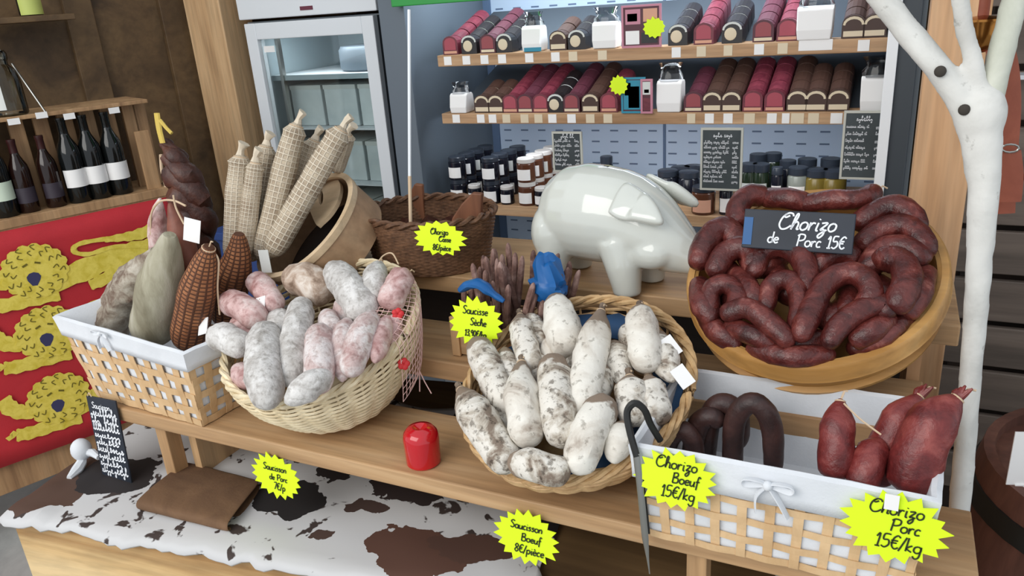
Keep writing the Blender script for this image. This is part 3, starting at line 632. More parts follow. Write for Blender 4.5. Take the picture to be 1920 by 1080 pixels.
CHO = [
 ([(1412, 521), (1427, 477), (1460, 462), (1497, 477), (1514, 518), (1504, 560)], 40, .045, 'arched just below the left half of the slate sign'),
 ([(1434, 590), (1445, 540), (1471, 524), (1493, 540), (1499, 582), (1488, 630)], 36, .040, 'narrow arch in the middle of the front, under a wider arch'),
 ([(1497, 640), (1524, 575), (1553, 528), (1593, 512), (1625, 527), (1632, 555), (1605, 580)], 44, .048, 'the large hook right of centre'),
 ([(1334, 590), (1332, 550), (1356, 532), (1380, 548), (1380, 580), (1356, 594)], 36, .034, 'small curled ring with a dark hole at the far left'),
 ([(1352, 594), (1397, 578), (1438, 601), (1486, 648)], 38, .040, 'straight piece sloping down at the front left'),
 ([(1366, 610), (1408, 628), (1460, 650)], 36, .018, 'lowest piece along the left front wall of the tub'),
 ([(1548, 652), (1578, 607), (1623, 577), (1655, 572), (1664, 600)], 40, .036, 'rising from the front centre to the right'),
 ([(1595, 644), (1638, 618), (1668, 594)], 40, .018, 'lowest piece along the right front wall of the tub'),
 ([(1640, 500), (1664, 486), (1694, 497), (1700, 527), (1688, 560), (1670, 584)], 48, .044, 'shiny upright piece at the right'),
 ([(1622, 515), (1650, 474), (1686, 462), (1716, 476), (1732, 500)], 44, .034, 'second arch from the top on the right'),
 ([(1608, 470), (1649, 434), (1693, 424), (1725, 447), (1738, 484)], 44, .036, 'wide arch on the right below the topmost one'),
 ([(1600, 428), (1638, 400), (1675, 386), (1706, 403), (1724, 436)], 42, .040, 'topmost arch on the right beside the slate sign'),
 ([(1736, 505), (1722, 552), (1694, 596)], 42, .018, 'dark piece along the right wall of the tub'),
 ([(1306, 505), (1320, 464), (1341, 434), (1368, 432), (1386, 466)], 44, .038, 'arch at the far left below the back one'),
 ([(1382, 430), (1384, 388), (1408, 366), (1440, 372)], 40, .040, 'bend at the left back corner of the slate sign'),
 ([(1430, 372), (1478, 372), (1520, 384)], 36, .036, 'piece lying behind the left half of the slate sign'),
 ([(1500, 384), (1556, 375), (1612, 374), (1645, 356)], 34, .040, 'long lighter piece with a knotted end behind the slate sign'),
 ([(1336, 520), (1358, 478), (1390, 464), (1412, 482), (1408, 515)], 42, .040, 'arch left of the one below the sign'),
 ([(1522, 520), (1545, 488), (1579, 476), (1610, 492)], 42, .030, 'arch just below the right half of the slate sign'),
 ([(1312, 530), (1318, 570), (1342, 606)], 42, .020, 'piece along the far left wall of the tub'),
 ([(1380, 512), (1408, 550), (1428, 590)], 40, .026, 'piece slanting into the hollow left of the middle'),
 ([(1440, 480), (1470, 540), (1500, 560)], 44, .002, 'buried under the two nested arches'),
 ([(1520, 560), (1560, 600), (1600, 560)], 48, .004, 'buried under the large hook'),
 ([(1450, 420), (1520, 430), (1600, 440)], 44, .010, 'buried right under the slate sign'),
 ([(1640, 530), (1660, 560), (1640, 610)], 46, .004, 'buried between the right front pieces'),
 ([(1420, 600), (1480, 640), (1560, 640)], 44, -.002, 'buried at the front centre'),
 ([(1340, 480), (1380, 540), (1360, 580)], 44, .004, 'buried at the left'),
 ([(1316, 580), (1346, 622), (1392, 650)], 38, .0, 'outermost piece along the left front wall of the tub'),
 ([(1402, 650), (1480, 668), (1566, 664)], 38, .006, 'outermost piece along the front wall of the tub'),
 ([(1588, 658), (1655, 630), (1712, 580)], 38, .0, 'outermost piece along the right front wall of the tub'),
 ([(1590, 540), (1590, 575), (1570, 610)], 40, .014, 'filling the hollow of the large hook'),
 ([(1396, 470), (1420, 500), (1470, 480)], 40, .018, 'filling the gap left below the slate sign')]
for i, (p, w_, lf, ds) in enumerate(CHO):
    q = [atp(x, y, TP + TN * (lf + .016 * math.sin(math.pi * j / max(1, len(p) - 1))), TN) for j, (x, y) in enumerate(p)]
    sausage('chorizo', q, 2 * pxr(w_ * 1.08, q[0]), chor, 'dark red chorizo, ' + ds, 'chorizo', GC, 'loop', .10, tie=1 if i in (16, 13) else None, seed=i * 1.7 + 9, k=6)
# slate sign in the tub
SA, SB, SD = [atp(x, y, TP + TN * .075, V((0, -.9, .3)).normalized()) for x, y in ((1398, 392), (1606, 402), (1412, 452))]
sc_ = (SA + SB) / 2; SU = (SB - SA).normalized(); SN = V((0, -.9, .35)); SN = (SN - SU * SN.dot(SU)).normalized(); SW = SN.cross(SU)
hw = (SB - SA).length / 2; hh = .032
SO = sc_ - SW * hh + SN * .004
sg = emp('slate_sign', SO - SW * hh, 'dark slate sign lettered Chorizo de Porc 15€ standing in the beech tub', 'sign')
Rs = Matrix((SU, SW, SN)).transposed()
mk('board', G().box(SO, (hw * 2, hh * 2, .005), Rs), slate, sg, sm=False, bevel=.0015)
g = G(); O = SO + SN * .0027
write(g, 'Chorizo', O, SU, SW, .012, .002, .026, .0028, .3); write(g, 'de', O, SU, SW, -.036, -.021, .018, .0024); write(g, 'Porc 15€', O, SU, SW, .036, -.024, .019, .0024)
mk('lettering', g, chalk, sg, sm=False)
mk('tape', G().box(SO - SU * (hw - .008) + SN * .003 - SW * .004, (.014, .045, .001), Rs), plain('blue_tape', (28, 86, 140), .5), sg, sm=False)
# ================================================================ LATTICE BASKETS
def lattice(root, B, T, nx, ny, nz, mat, sw=.36):
    """B, T: four bottom / top corners, counter-clockwise from front left"""
    g = G()
    for k in range(4):
        b0, b1, t0, t1 = B[k], B[(k + 1) % 4], T[k], T[(k + 1) % 4]
        n_ = nx if k % 2 == 0 else ny; N = (b1 - b0).cross(t0 - b0).normalized()
        def P(u, v): return (b0.lerp(b1, u)).lerp(t0.lerp(t1, u), v)
        hw_ = .5 / n_ * sw; vw = .5 / nz * sw
        for i in range(n_ + 1):
            u = min(max((i) / n_, hw_ * .6), 1 - hw_ * .6); A_, B2 = [], []
            for j in range(nz * 4 + 1):
                v = j / (nz * 4.0); off = N * (.0016 * math.cos(math.pi * (v * nz - .5 + i)) if 0 < v < 1 else 0)
                A_.append(P(max(0, u - hw_), v) + off); B2.append(P(min(1, u + hw_), v) + off)
            g.quadstrip(A_, B2, .0014, N)
        for j in range(nz + 1):
            v = min(max(j / nz, vw), 1 - vw); A_, B2 = [], []
            for i in range(n_ * 4 + 1):
                u = i / (n_ * 4.0); off = N * (-.0016 * math.cos(math.pi * (u * n_ + j - .5 + .5)))
                A_.append(P(u, v - vw) + off); B2.append(P(u, v + vw) + off)
            g.quadstrip(A_, B2, .0014, N)
    mk('lattice', g, mat, root, sm=False)
    c = sum(B, V()) / 4
    o = mk('base', G().add([p.lerp(c, .02) + V((0, 0, .002)) for p in B] + [p.lerp(c, .02) + V((0, 0, .005)) for p in B], [(3, 2, 1, 0), (4, 5, 6, 7)] + [(i, (i + 1) % 4, (i + 1) % 4 + 4, i + 4) for i in range(4)]), mat, root, sm=False)
def liner(root, B, T, fold, mat, th=.004, rise=.004):
    """cloth: down the inside, over the rim and down the outside by `fold` of the height"""
    def ring(v, off, dz=0, n=12):
        c = sum(B, V()).lerp(sum(T, V()), v) / 4; out = []
        cor = [B[k].lerp(T[k], v) for k in range(4)]
        for k in range(4):
            for i in range(n):
                p = cor[k].lerp(cor[(k + 1) % 4], i / n); d = p - c; d.z = 0
                t = i / n
                e1 = (cor[(k + 1) % 4] - cor[k]); nn = V((e1.y, -e1.x, 0)).normalized()
                e0 = (cor[k] - cor[k - 1]); n0 = V((e0.y, -e0.x, 0)).normalized()
                nn = (nn + n0).normalized() * 1.3 if i == 0 else nn
                p = p + nn * off + V((0, 0, dz)); p += nn * .0016 * noise.noise(p * 26) + V((0, 0, .0022 * noise.noise(p * 30 + V((3, 3, 3))))); out.append(p)
        return out
    rs = [ring(.05, -.004)] + [ring(v, -.005) for v in (.3, .6, .85)] + [ring(1, -.004, rise * .6), ring(1, .001, rise * 1.3), ring(1, .0065, rise * .6)] + [ring(1 - fold * f, .0055) for f in (.3, .65, 1)]
    g = G(); n = len(rs[0])
    for r_ in rs: g.v += r_
    for i in range(len(rs) - 1):
        for k in range(n): g.f.append((i * n + k, i * n + (k + 1) % n, (i + 1) * n + (k + 1) % n, (i + 1) * n + k))
    g.f.append(tuple(range(n)))
    o = mk('cloth_liner', g, mat, root); s = o.modifiers.new('t', 'SOLIDIFY'); s.thickness = .0025; s.offset = 0
def bow(root, c, N, s=1.0):
    U = V((0, 0, 1)).cross(N).normalized(); W = V((0, 0, 1)); g = G()
    for sx in (-1, 1):
        g.tube(smooth3([c, c + U * sx * .012 * s + W * .006 * s + N * .006, c + U * sx * .026 * s + W * .004 * s + N * .005, c + U * sx * .024 * s - W * .004 * s + N * .003, c]), .004 * s, 6, flat=.3)
        g.tube(smooth3([c, c + U * sx * .012 * s - W * .016 * s + N * .004, c + U * (sx * .018 + .006) * s - W * .038 * s + N * .004]), .005 * s, 6, flat=.25)
    g.sph(c + N * .004, .006 * s, None, 10, 6); mk('ribbon_bow', g, linen, root)
# right basket
RB = [V(p) for p in ((-.272, .908, .802), (.076, .908, .802), (.072, 1.15, .802), (-.268, 1.15, .802))]
RT = [V(p) for p in ((-.285, .916, .945), (.092, .914, .945), (.102, 1.166, .944), (-.274, 1.164, .944))]
rb = emp('lined_basket', (-.1, 1.04, .80), 'rectangular chip wood basket with white cloth lining, dark and red chorizo inside', 'basket')
lattice(rb, RB, RT, 10, 7, 5, chip_w); liner(rb, RB, RT, .33, linen); bow(rb, aty(1440, 908, .903), V((0, -1, 0)), 1.15)
LB = [V(p) for p in ((-1.50, .945, .802), (-1.168, .925, .802), (-1.150, 1.12, .802), (-1.48, 1.14, .802))]
LT = [V(p) for p in ((-1.605, .972, .966), (-1.158, .914, .966), (-1.125, 1.165, .966), (-1.575, 1.215, .966))]
lb = emp('lined_basket', (-1.34, 1.03, .80), 'rectangular chip wood basket with white cloth lining at the left end of the stand', 'basket')
lattice(lb, LB, LT, 9, 6, 5, chip_w, .44); liner(lb, LB, LT, .22, linen); bow(lb, aty(190, 625, .935), V((-.1, -1, 0)).normalized(), .9)
# dark beef chorizo in the right basket
GD = 'dark beef chorizo in the right basket'
for i, (p, Y, w_, ds) in enumerate([
 ([(1375, 900), (1374, 850), (1379, 785), (1410, 755), (1440, 780), (1450, 830), (1448, 900)], 1.06, 38, 'the tall front arch'),
 ([(1322, 890), (1326, 820), (1336, 770), (1360, 757), (1384, 780), (1386, 840)], 1.085, 38, 'second arch from the right, behind the tall one'),
 ([(1296, 880), (1300, 830), (1312, 792), (1336, 782), (1352, 800)], 1.065, 38, 'third from the right, half hidden'),
 ([(1246, 850), (1262, 814), (1284, 808), (1300, 830), (1304, 870)], 1.04, 36, 'the lowest, nearest the loop of the tongs')]):
    q = [aty(x, y, Y + (.012 if j == 0 else 0)) for j, (x, y) in enumerate(p)]
    sausage('beef_chorizo', q, 2 * pxr(w_, q[0]), blackp, 'dark brown beef chorizo, ' + ds, 'chorizo', GD, 'loop', .06, seed=i + 30, k=6)
GR = 'red pork chorizo in the right basket'
for i, (p, Y, w_, ds, kd) in enumerate([
 ([(1576, 748), (1570, 810), (1566, 900)], 1.0, 64, 'upright on the left with a knotted top', 'taper'),
 ([(1728, 738), (1678, 800), (1640, 910)], 1.03, 66, 'leaning, with a frayed tip at the back', 'taper'),
 ([(1800, 742), (1738, 810), (1700, 925)], 1.0, 92, 'thickest, at the right with a frayed tip over the rim', 'taper'),
 ([(1655, 822), (1632, 860), (1612, 920)], .985, 60, 'short, between the upright one and the thick one', 'taper')]):
    q = [aty(x, y, Y + .03 * (1 - j)) for j, (x, y) in enumerate(p)]
    o = sausage('pork_chorizo', q, 2 * pxr(w_, q[0]), redp, 'red pork chorizo, ' + ds, 'chorizo', GR, kd, .14, tie=0, seed=i + 40)
    if i in (1, 2):
        g = G()
        for k_ in range(5): g.tube([q[0] + (q[1] - q[0]).normalized() * .012, q[0] + V((.003 * (k_ - 2), 0, .005)), q[0] + V((.004 * (k_ - 2) + .004, -.002, .010 + .003 * (k_ % 3)))], [.006, .004, .0015], 5)
        mk('frayed_end', g, redp, o)
thing('string', G().tube(smooth3([aty(1582, 756, 1.0), aty(1612, 785, .995), aty(1652, 815, .985)]), .0013, 5), strm, 'thin string stretched between two red chorizo in the right basket', 'string')
# tongs over the right basket rim
tg = emp('tongs', aty(1216, 1060, .90), 'steel tongs with a black loop grip hanging on the left corner of the right basket', 'tongs')
P = [aty(x, y, Y) for x, y, Y in ((1194, 856, .898), (1180, 806, .91), (1176, 772, .92), (1190, 756, .925), (1208, 768, .93), (1220, 796, .935), (1238, 826, .94))]
mk('grip', G().tube(smooth3(P), .0052, 8), blackp_, tg)
P = [aty(x, y, Y) for x, y, Y in ((1193, 850, .898), (1202, 930, .892), (1210, 1010, .89), (1218, 1076, .89))]
mk('arm', G().tube(smooth3(P), [.0052] * 12 + [.005, .004, .003, .002, .0015, .001, .001], 8, flat=.4), steel, tg)
P = [aty(x, y, Y) for x, y, Y in ((1200, 880, .902), (1209, 950, .896), (1214, 1000, .893))]
mk('arm', G().tube(smooth3(P), .004, 8, flat=.5), blackp_, tg)

# ================================================================ NEON STAR CARDS
def star(center, U, W, r, rx, lines, label, n=18, seed=1, wd=.0021, ink_m=None):
    rnd = random.Random(seed); U = V(U).normalized(); W = V(W).normalized(); N = U.cross(W).normalized()
    pts = []
    for i in range(2 * n):
        a = math.pi * i / n + .1; rr = (1.0 if i % 2 == 0 else .80) * (1 + rnd.uniform(-.05, .05)); pts.append((rx * rr * math.cos(a), r * rr * math.sin(a)))
    o = thing('price_star', G().poly(pts, center, U, W, .0012), neon, label, 'price card', 'neon star price cards', sm=False)
    g = G()
    for txt, x, y, h in lines: write(g, txt, V(center) + N * .0006, U, W, x, y, h, wd)
    mk('lettering', g, ink, o, sm=False); return o
star(aty(1266, 900, .895), (1, 0, .0), (0, .18, 1), .045, .058, [('Chorizo', .0, .016, .017), ('Boeuf', .014, -.004, .015), ('15€/kg', .004, -.026, .017)], 'neon yellow star card reading Chorizo Boeuf 15€/kg on the right basket', seed=1)
o = star(aty(1676, 990, .895), (1, .0, -.0), (0, .1, 1), .050, .062, [('Chorizo', .0, .018, .018), ('Porc', .012, -.004, .017), ('15€/kg', .006, -.028, .019)], 'neon yellow star card reading Chorizo Porc 15€/kg, lower right on the basket', seed=2)
c = aty(1672, 942, .893); mk('clear_tape', G().box(c, (.016, .0008, .022)), paper, o, sm=False)
star(aty(517, 893, .915), (1, 0, 0), (0, .08, 1), .048, .060, [('Saucisson', 0, .012, .014), ('de Porc', .006, -.008, .013), ('7€/p', .006, -.028, .015)], 'neon yellow star card on the bottom plank edge below the pale round basket', seed=3)
star(aty(987, 1008, .91), (1, 0, 0), (0, .1, 1), .050, .058, [('Saucisson', 0, .014, .014), ('Boeuf', .008, -.007, .014), ('8€/pièce', .004, -.029, .015)], 'neon yellow star card hanging below the bottom plank near the picture middle', seed=4)
star(aty(891, 604, 1.14), (1, 0, 0), (0, .15, 1), .048, .057, [('Saucisse', 0, .015, .015), ('Sèche', .006, -.006, .014), ('13,90€/kg', .0, -.027, .0115)], 'neon yellow star card on the small crate of dry sausage sticks', seed=5)
star(aty(824, 447, 1.262), (1, 0, 0), (0, .1, 1), .036, .062, [('Chorizo', 0, .008, .012), ('Casse', .012, -.006, .011), ('8€/pièce', .004, -.024, .012)], 'neon yellow star card on the dark brown handled basket', n=16, seed=6)

# ================================================================ RED ROLL
c = atz(795, 866, .80); g = G().lathe([(0, 0), (.028, 0), (.0305, .003), (.031, .03), (.0315, .050), (.0295, .060), (.023, .068), (.013, .071), (.008, .067), (0, .065)], 28, None, c)
o = thing('red_roll', g, redwax, 'small glossy red upright roll standing alone on the bottom plank', 'roll')

# ================================================================ LEFT BASKET CONTENTS
GL_ = 'large sausages in the left lined basket'
def V4(p, Y): return [aty(x, y, yy) for (x, y), yy in zip(p, Y if hasattr(Y, '__len__') else [Y] * len(p))]
q = V4([(318, 440), (312, 480), (296, 560), (284, 640)], 1.03); big = sausage('large_sausage', q, 2 * pxr(88, q[0]), greybig, 'big smooth grey green sausage in the middle of the left lined basket', 'sausage', GL_, 'pear', .06, 20, seed=3)
q = V4([(290, 470), (258, 520), (225, 570), (205, 640)], 1.06); sausage('large_sausage', q, 2 * pxr(66, q[0]), greylump, 'lumpy grey brown sausage at the left of the left lined basket', 'sausage', GL_, 'pear', .3, 18, seed=8)
q = V4([(268, 482), (235, 530), (200, 580)], 1.09); sausage('large_sausage', q, 2 * pxr(46, q[0]), greylump, 'thin lumpy sausage leaning behind the others at the basket left edge', 'sausage', GL_, 'taper', .3, 16, seed=18)
q = V4([(392, 462), (382, 500), (366, 570), (350, 650)], 1.03); sausage('netted_sausage', q, 2 * pxr(74, q[0]), brownnet, 'brown sausage in a tight dark net at the right of the left basket', 'sausage', GL_, 'pear', .03, 24, tie=0, seed=5, uv=True)
q = V4([(448, 438), (446, 480), (432, 540), (425, 610)], 1.14); sausage('netted_sausage', q, 2 * pxr(68, q[0]), brownnet, 'brown netted sausage behind the pink tips of the pale round basket', 'sausage', GL_, 'pear', .05, 24, seed=15, uv=True)
q = V4([(318, 380), (335, 430), (352, 490), (360, 560)], 1.09); sausage('dried_ham', q, 2 * pxr(46, q[0]), mottled('red_brown_dry', [(.3, (92, 48, 36)), (.7, (140, 84, 66))], 14, None, 90, rough=.55, bmp=.2), 'smooth red brown dry sausage with a white tag, leaning back', 'sausage', GL_, 'taper', .08, 16, seed=9)
q = V4([(300, 372), (296, 410), (300, 470), (300, 540)], 1.10); o = sausage('pink_sausage', q, 2 * pxr(40, q[0]), pinkcas, 'pinkish sausage with a string loop above the big grey one', 'sausage', GL_, 'taper', .12, 16, seed=12)
mk('string_loop', G().tube(smooth3(V4([(283, 440), (284, 400), (300, 378), (325, 376), (348, 386)], 1.08)), .0022, 6), strm, o)
for (x, y, Y, sx, sz, r_, mt, ds) in ((360, 432, 1.05, .034, .048, .28, paper, 'bright white blank tag on the red brown sausage in the left basket'), (497, 490, 1.16, .022, .05, .0, papergrey, 'pale grey blank tag at the foot of the netted sausages')):
    thing('paper_tag', G().box(aty(x, y, Y), (sx, .0015, sz), Matrix.Rotation(.3, 3, 'Z') @ Matrix.Rotation(r_, 3, 'Y')), mt, ds, 'tag', 'sausage tags at the left', sm=False)
thing('string', G().tube(smooth3(V4([(325, 366), (330, 390), (345, 420)], 1.05)), .002, 6), strm, 'pale string tied to the bright white tag in the left basket', 'string')
thing('string', G().tube(smooth3(V4([(400, 472), (410, 490), (408, 540), (412, 590)], 1.04)), .0018, 6), strm, 'pale string hanging beside the brown netted sausage', 'string')
# dark dried bundle with yellow tie
bd = emp('dried_meat_bundle', aty(370, 500, 1.22), 'dark brown twisted bundle of dried meat with a yellow tie, left of the netted sausages', 'dried meat')
g = G(); P = smooth3(V4([(308, 262), (330, 300), (352, 350), (368, 410), (375, 500), (378, 600)], 1.22), 8); Rm = [.008 + .03 * min(1, i / 14) for i in range(len(P))]
for ph in range(3):
    g.tube([p + (r3 * math.cos(i * .42 + ph * 2.09) + fw * math.sin(i * .42 + ph * 2.09)) * r_ * .55 for i, (p, r_) in enumerate(zip(P, Rm))], [r_ * .62 * (1 + .25 * math.sin(i * 1.1)) for i, r_ in enumerate(Rm)], 12, .3, ph)
mk('meat', g, darkdry, bd)
yt = plain('yellow_cord', (206, 178, 84), .6); g = G()
P = V4([(305, 268), (298, 240), (294, 212), (300, 250)], 1.2); g.tube(smooth3(P), .008, 8, flat=.5)
g.tube(V4([(300, 225), (312, 240), (322, 250)], 1.19), .004, 6); mk('tie', g, yt, bd)
g = G().tube(smooth3(V4([(302, 290), (304, 320), (312, 350)], 1.2)), .004, 8); mk('cord', g, strm, bd)

# ================================================================ SIEVE WITH NETTED SAUSAGES
KS = .83; SC = CAM + (V((-1.384, 1.528, 1.029)) - CAM) * KS; SNn = V((-.309, -.561, .768)).normalized(); SR = .158 * KS * 1.07; SC = SC + rt * .014
sv = emp('wooden_sieve', SC - SNn * .1, 'deep bent wood sieve tilted to the left holding long netted sausages', 'sieve')
Ms = frame_z(SNn, (0, 1, 0)); prof_ = []
g = G(); n_ = 72; 
def px_of(p): return (960 + F * (p - CAM).dot(r3) / depth(p), 540 - F * (p - CAM).dot(u3) / depth(p))
ha = min((2 * math.pi * k / 360 for k in range(360)), key=lambda a: (lambda q: (q[0] - 606) ** 2 + (q[1] - 374) ** 2)(px_of(SC + Ms @ V((SR * math.cos(a), SR * math.sin(a), -.04)))))

zs = [-.092, -.085, -.07, -.055, -.025, -.012, 0]
for rr in (SR, SR - .006):
    for z in zs:
        for k in range(n_): a = 2 * math.pi * k / n_ + ha; g.v.append(SC + Ms @ V((rr * math.cos(a), rr * math.sin(a), z)))
L = len(zs) * n_
def hole(i, k): return False
for i in range(len(zs) - 1):
    for k in range(n_):
        a, b = i * n_ + k, i * n_ + (k + 1) % n_
        if not hole(i, k): g.f += [(a, b, b + n_, a + n_), (L + a + n_, L + b + n_, L + b, L + a)]
        else:
            pass
for k in range(n_): b = (k + 1) % n_; t0 = (len(zs) - 1) * n_; g.f += [(t0 + k, t0 + b, L + t0 + b, L + t0 + k), (b, k, L + k, L + b)]
mk('wall', g, sieve_w, sv)
mk('bottom', G().lathe([(0, -.09), (SR - .006, -.09), (SR - .006, -.083), (0, -.083)], 48, Ms, SC), dark_w, sv)  # dark wood colour stands in for the shade deep inside the sieve
# pale handle stave with a slot, standing inside the right rim
ol = [(575, 372), (584, 398), (596, 424), (604, 420), (622, 402), (636, 378), (641, 352), (634, 336), (620, 322), (606, 330), (590, 348), (578, 362)]
ol = smooth2(ol + [ol[0]], 4)[:-1]; ct = (604, 372); g = G(); nO = len(ol); hp = SC - SNn * .016
for x, y in ol: g.v.append(atp(x, y, hp, SNn))
for x, y in ol: a_ = math.atan2(y - ct[1], x - ct[0]); g.v.append(atp(ct[0] + 4.5 * math.cos(a_), ct[1] + 14 * math.sin(a_), hp, SNn))
g.f = [(i, (i + 1) % nO, nO + (i + 1) % nO, nO + i) for i in range(nO)]
o = mk('handle', g, sieve_in, sv, sm=False); q = o.modifiers.new('t', 'SOLIDIFY'); q.thickness = .009; q.offset = 0
mk('rim_hoop', G().lathe([(SR, -.012), (SR + .003, -.012), (SR + .003, .003), (SR - .010, .003), (SR - .010, -.003), (SR - .006, -.003)], 64, Ms, SC), sieve_in, sv)
NET = [([(452, 288), (446, 370), (440, 490)], 46, -.01, 'leftmost, straight'), ([(500, 268), (487, 350), (470, 490)], 44, .03, 'second from the left, behind'), ([(480, 300), (470, 380), (458, 480)], 34, -.03, 'short one between the two left ones'),
 ([(558, 228), (530, 330), (492, 490)], 46, -.02, 'tallest, in the middle'), ([(592, 258), (568, 330), (530, 440)], 38, .035, 'behind the crossing one'), ([(644, 236), (585, 340), (505, 480)], 48, -.045, 'longest, crossing in front to the right'), ([(652, 250), (642, 280), (628, 322)], 34, .035, 'short, rightmost')]
ds0 = depth(SC)
for i, (p, w_, dd, ds) in enumerate(NET):
    q = [CAM + ray(x, y) * ((ds0 + dd - .03 + .02 * j) / F) for j, (x, y) in enumerate(p)]
    o = sausage('netted_dry_sausage', q, 2 * pxr(w_, q[0]), netm, 'beige netted sausage standing in the bent wood sieve, ' + ds, 'sausage', 'netted sausages in the sieve', 'net', .05, 24, tie=0, seed=i + 70, uv=True)

# ================================================================ BROWN BASKET WITH STICK
bb = emp('handled_basket', (-.93, 1.44, 1.0), 'dark brown oval wicker basket with two upright stave handles', 'basket')
BC = V((-.915, 1.425, 1.0)); g = G(); NB = 112
def ov(t, dr, z): 
    a = 2 * math.pi * t; f = .86 + .14 * min(1, z / .1); return BC + V(((.155 * f + dr) * math.cos(a), (.125 * f + dr) * math.sin(a), z))
for r_ in range(29): g.tube([ov(k / NB, .0014 * math.sin(math.pi * k / 2 + math.pi * (r_ % 2)), .004 + r_ * .0040) for k in range(NB)], .0025, 6, closed=True)
mk('weave', g, brown_wk, bb)
g = G(); [g.tube([ov(k / NB, .006 * math.cos(k * .8 + ph), .12 + .005 * math.sin(k * .8 + ph)) for k in range(NB)], .005, 6, closed=True) for ph in (0, 3.14)]; mk('rim', g, brown_wk, bb)
g = G().add([ov(k / NB, -.002, .004) for k in range(NB)], [tuple(range(NB))]); o = mk('base', g, brown_wk, bb); o.modifiers.new('t', 'SOLIDIFY').thickness = .004
stave = wood('stave_wood', (104, 62, 40), (136, 86, 58), (156, 106, 74), axis=2)
for (x, y, Y, wd_, top) in ((775, 395, 1.52, .05, 345), (872, 395, 1.40, .056, 362)):
    b_ = aty(x, 440, Y); t_ = aty(x + (-2 if x < 800 else 8), top, Y); W = (t_ - b_); Lh = W.length; W.normalize(); U = V((1, .15, 0)).normalized()
    mk('handle', G().poly([(-wd_ * .75, 0), (wd_ * .7, 0), (wd_ * .55, Lh * .55), (wd_ * .5, Lh * .98), (wd_ * .1, Lh), (-wd_ * .3, Lh * .72), (-wd_ * .6, Lh * .4)], b_, U, W, .014), stave, bb, sm=False, bevel=.003)
g = G(); rnd = random.Random(4)
mk('filling', G().add([ov(k / 40 , -.012, .07 + .012 * math.sin(k * 2.1)) for k in range(40)] + [BC + V((0, 0, .085))], [(k, (k + 1) % 40, 40) for k in range(40)]), darkdry, bb)
p0 = aty(771, 470, 1.33); p1 = aty(768, 330, 1.36); p2 = aty(767, 18, 1.42)
sk = emp('thin_rod', p0, 'tall thin rod, brown below and white above, standing at the dark brown basket', 'rod')
mk('lower_rod', G().tube([p0, p1], .0038, 8), strm, sk); mk('upper_rod', G().tube([p1, p2], .0034, 8), white_e, sk)

# ================================================================ CRATE OF STICKS
ck0 = V((-.725, 1.185, .90)); ck = emp('stick_crate', (-.66, 1.22, .90), 'small wooden crate lined with blue plastic, full of thin dry sausage sticks', 'crate')
u_ = V((1, -.04, 0)).normalized(); v_ = V((-u_.y, u_.x, 0)); RK = Matrix((u_, v_, zz)).transposed()
kc = V((aty(1000, 570, 1.175).x - .078, 1.245, .9002))
hK = .062
for sx in (-1, 1): mk('side_board', G().box(kc + v_ * sx * .062 + zz * (hK / 2 + .004), (.2, .006, hK), RK), pine, ck, sm=False, bevel=.001)
for sx in (-1, 1): mk('end_board', G().box(kc + u_ * sx * .097 + zz * (hK / 2 + .004), (.006, .118, hK), RK), pine, ck, sm=False, bevel=.001)
for sx in (-1, 1): mk('corner_post', G().box(kc + u_ * sx * .094 - v_ * .067 + zz * .042, (.018, .006, .082), RK), pine_y, ck, sm=False, bevel=.001)
mk('base', G().box(kc + zz * .006, (.188, .118, .006), RK), pine, ck, sm=False)
GS = 'dry sausage sticks in the small crate'
rnd = random.Random(11); cols_ = ['front', 'second', 'third', 'fourth']; sides = ['far left', 'left', 'left of centre', 'centre left', 'centre', 'centre right', 'right of centre', 'right', 'far right', 'right edge', 'corner']
for r_ in range(4):
    for c in range(10):
        base = kc + u_ * (-.082 + .0178 * c + rnd.uniform(-.004, .004)) + v_ * (-.045 + .029 * r_ + rnd.uniform(-.005, .005)) + zz * .014
        Lk = rnd.uniform(.125, .155) + .008 * r_ + (.02 if 2 <= c <= 5 else 0) - (.035 if c < 2 and r_ < 2 else 0); lean = u_ * (rnd.uniform(-.02, .03) + (.03 if c > 5 else 0)) + v_ * rnd.uniform(-.02, .02)
        if r_ == 0 and c % 2: Lk -= .02
        q = [base, base + lean * .5 + zz * Lk * .5 + u_ * rnd.uniform(-.006, .006), base + lean + zz * Lk]
        sausage('dry_stick', q, .0135, stickm, 'brown dry sausage stick, %s row of the small crate, number %d from the left' % (cols_[r_], c + 1), 'sausage stick', GS, 'loop', .2, 8, k=4)
def crumple(name, pts, w_, mat, label, cat, seed):
    g = G().tube(smooth3(pts), w_, 14, .5, seed); return thing(name, g, mat, label, cat)
g = G(); P = [aty(x, y, 1.168) for x, y in ((863, 545), (880, 532), (905, 535), (930, 555), (945, 565))]
thing('blue_bag_edge', G().tube(smooth3(P), [.006, .010, .012, .013, .014, .014, .014, .014, .014, .014, .014, .014, .014, .014, .014, .013, .012, .011, .010, .009, .008, .007, .006, .006, .005][:len(smooth3(P))], 10, .4, 2, flat=.6), bluep, 'flap of blue plastic bag turned over the front of the stick crate', 'plastic bag')
c = aty(1030, 536, 1.225); g = G().sph(c, (.034, .026, .034), None, 20, 14)
for i, p in enumerate(g.v): d = (p - c); g.v[i] = c + d * (1 + .45 * noise.noise(d.normalized() * 2.6 + V((5, 1, 2)))) + (V((-.008, 0, .022)) if d.z > .02 else V((0, 0, 0)))
thing('blue_bag_end', g, bluep, 'crumpled blue plastic bag bulging out right of the stick crate', 'plastic bag')

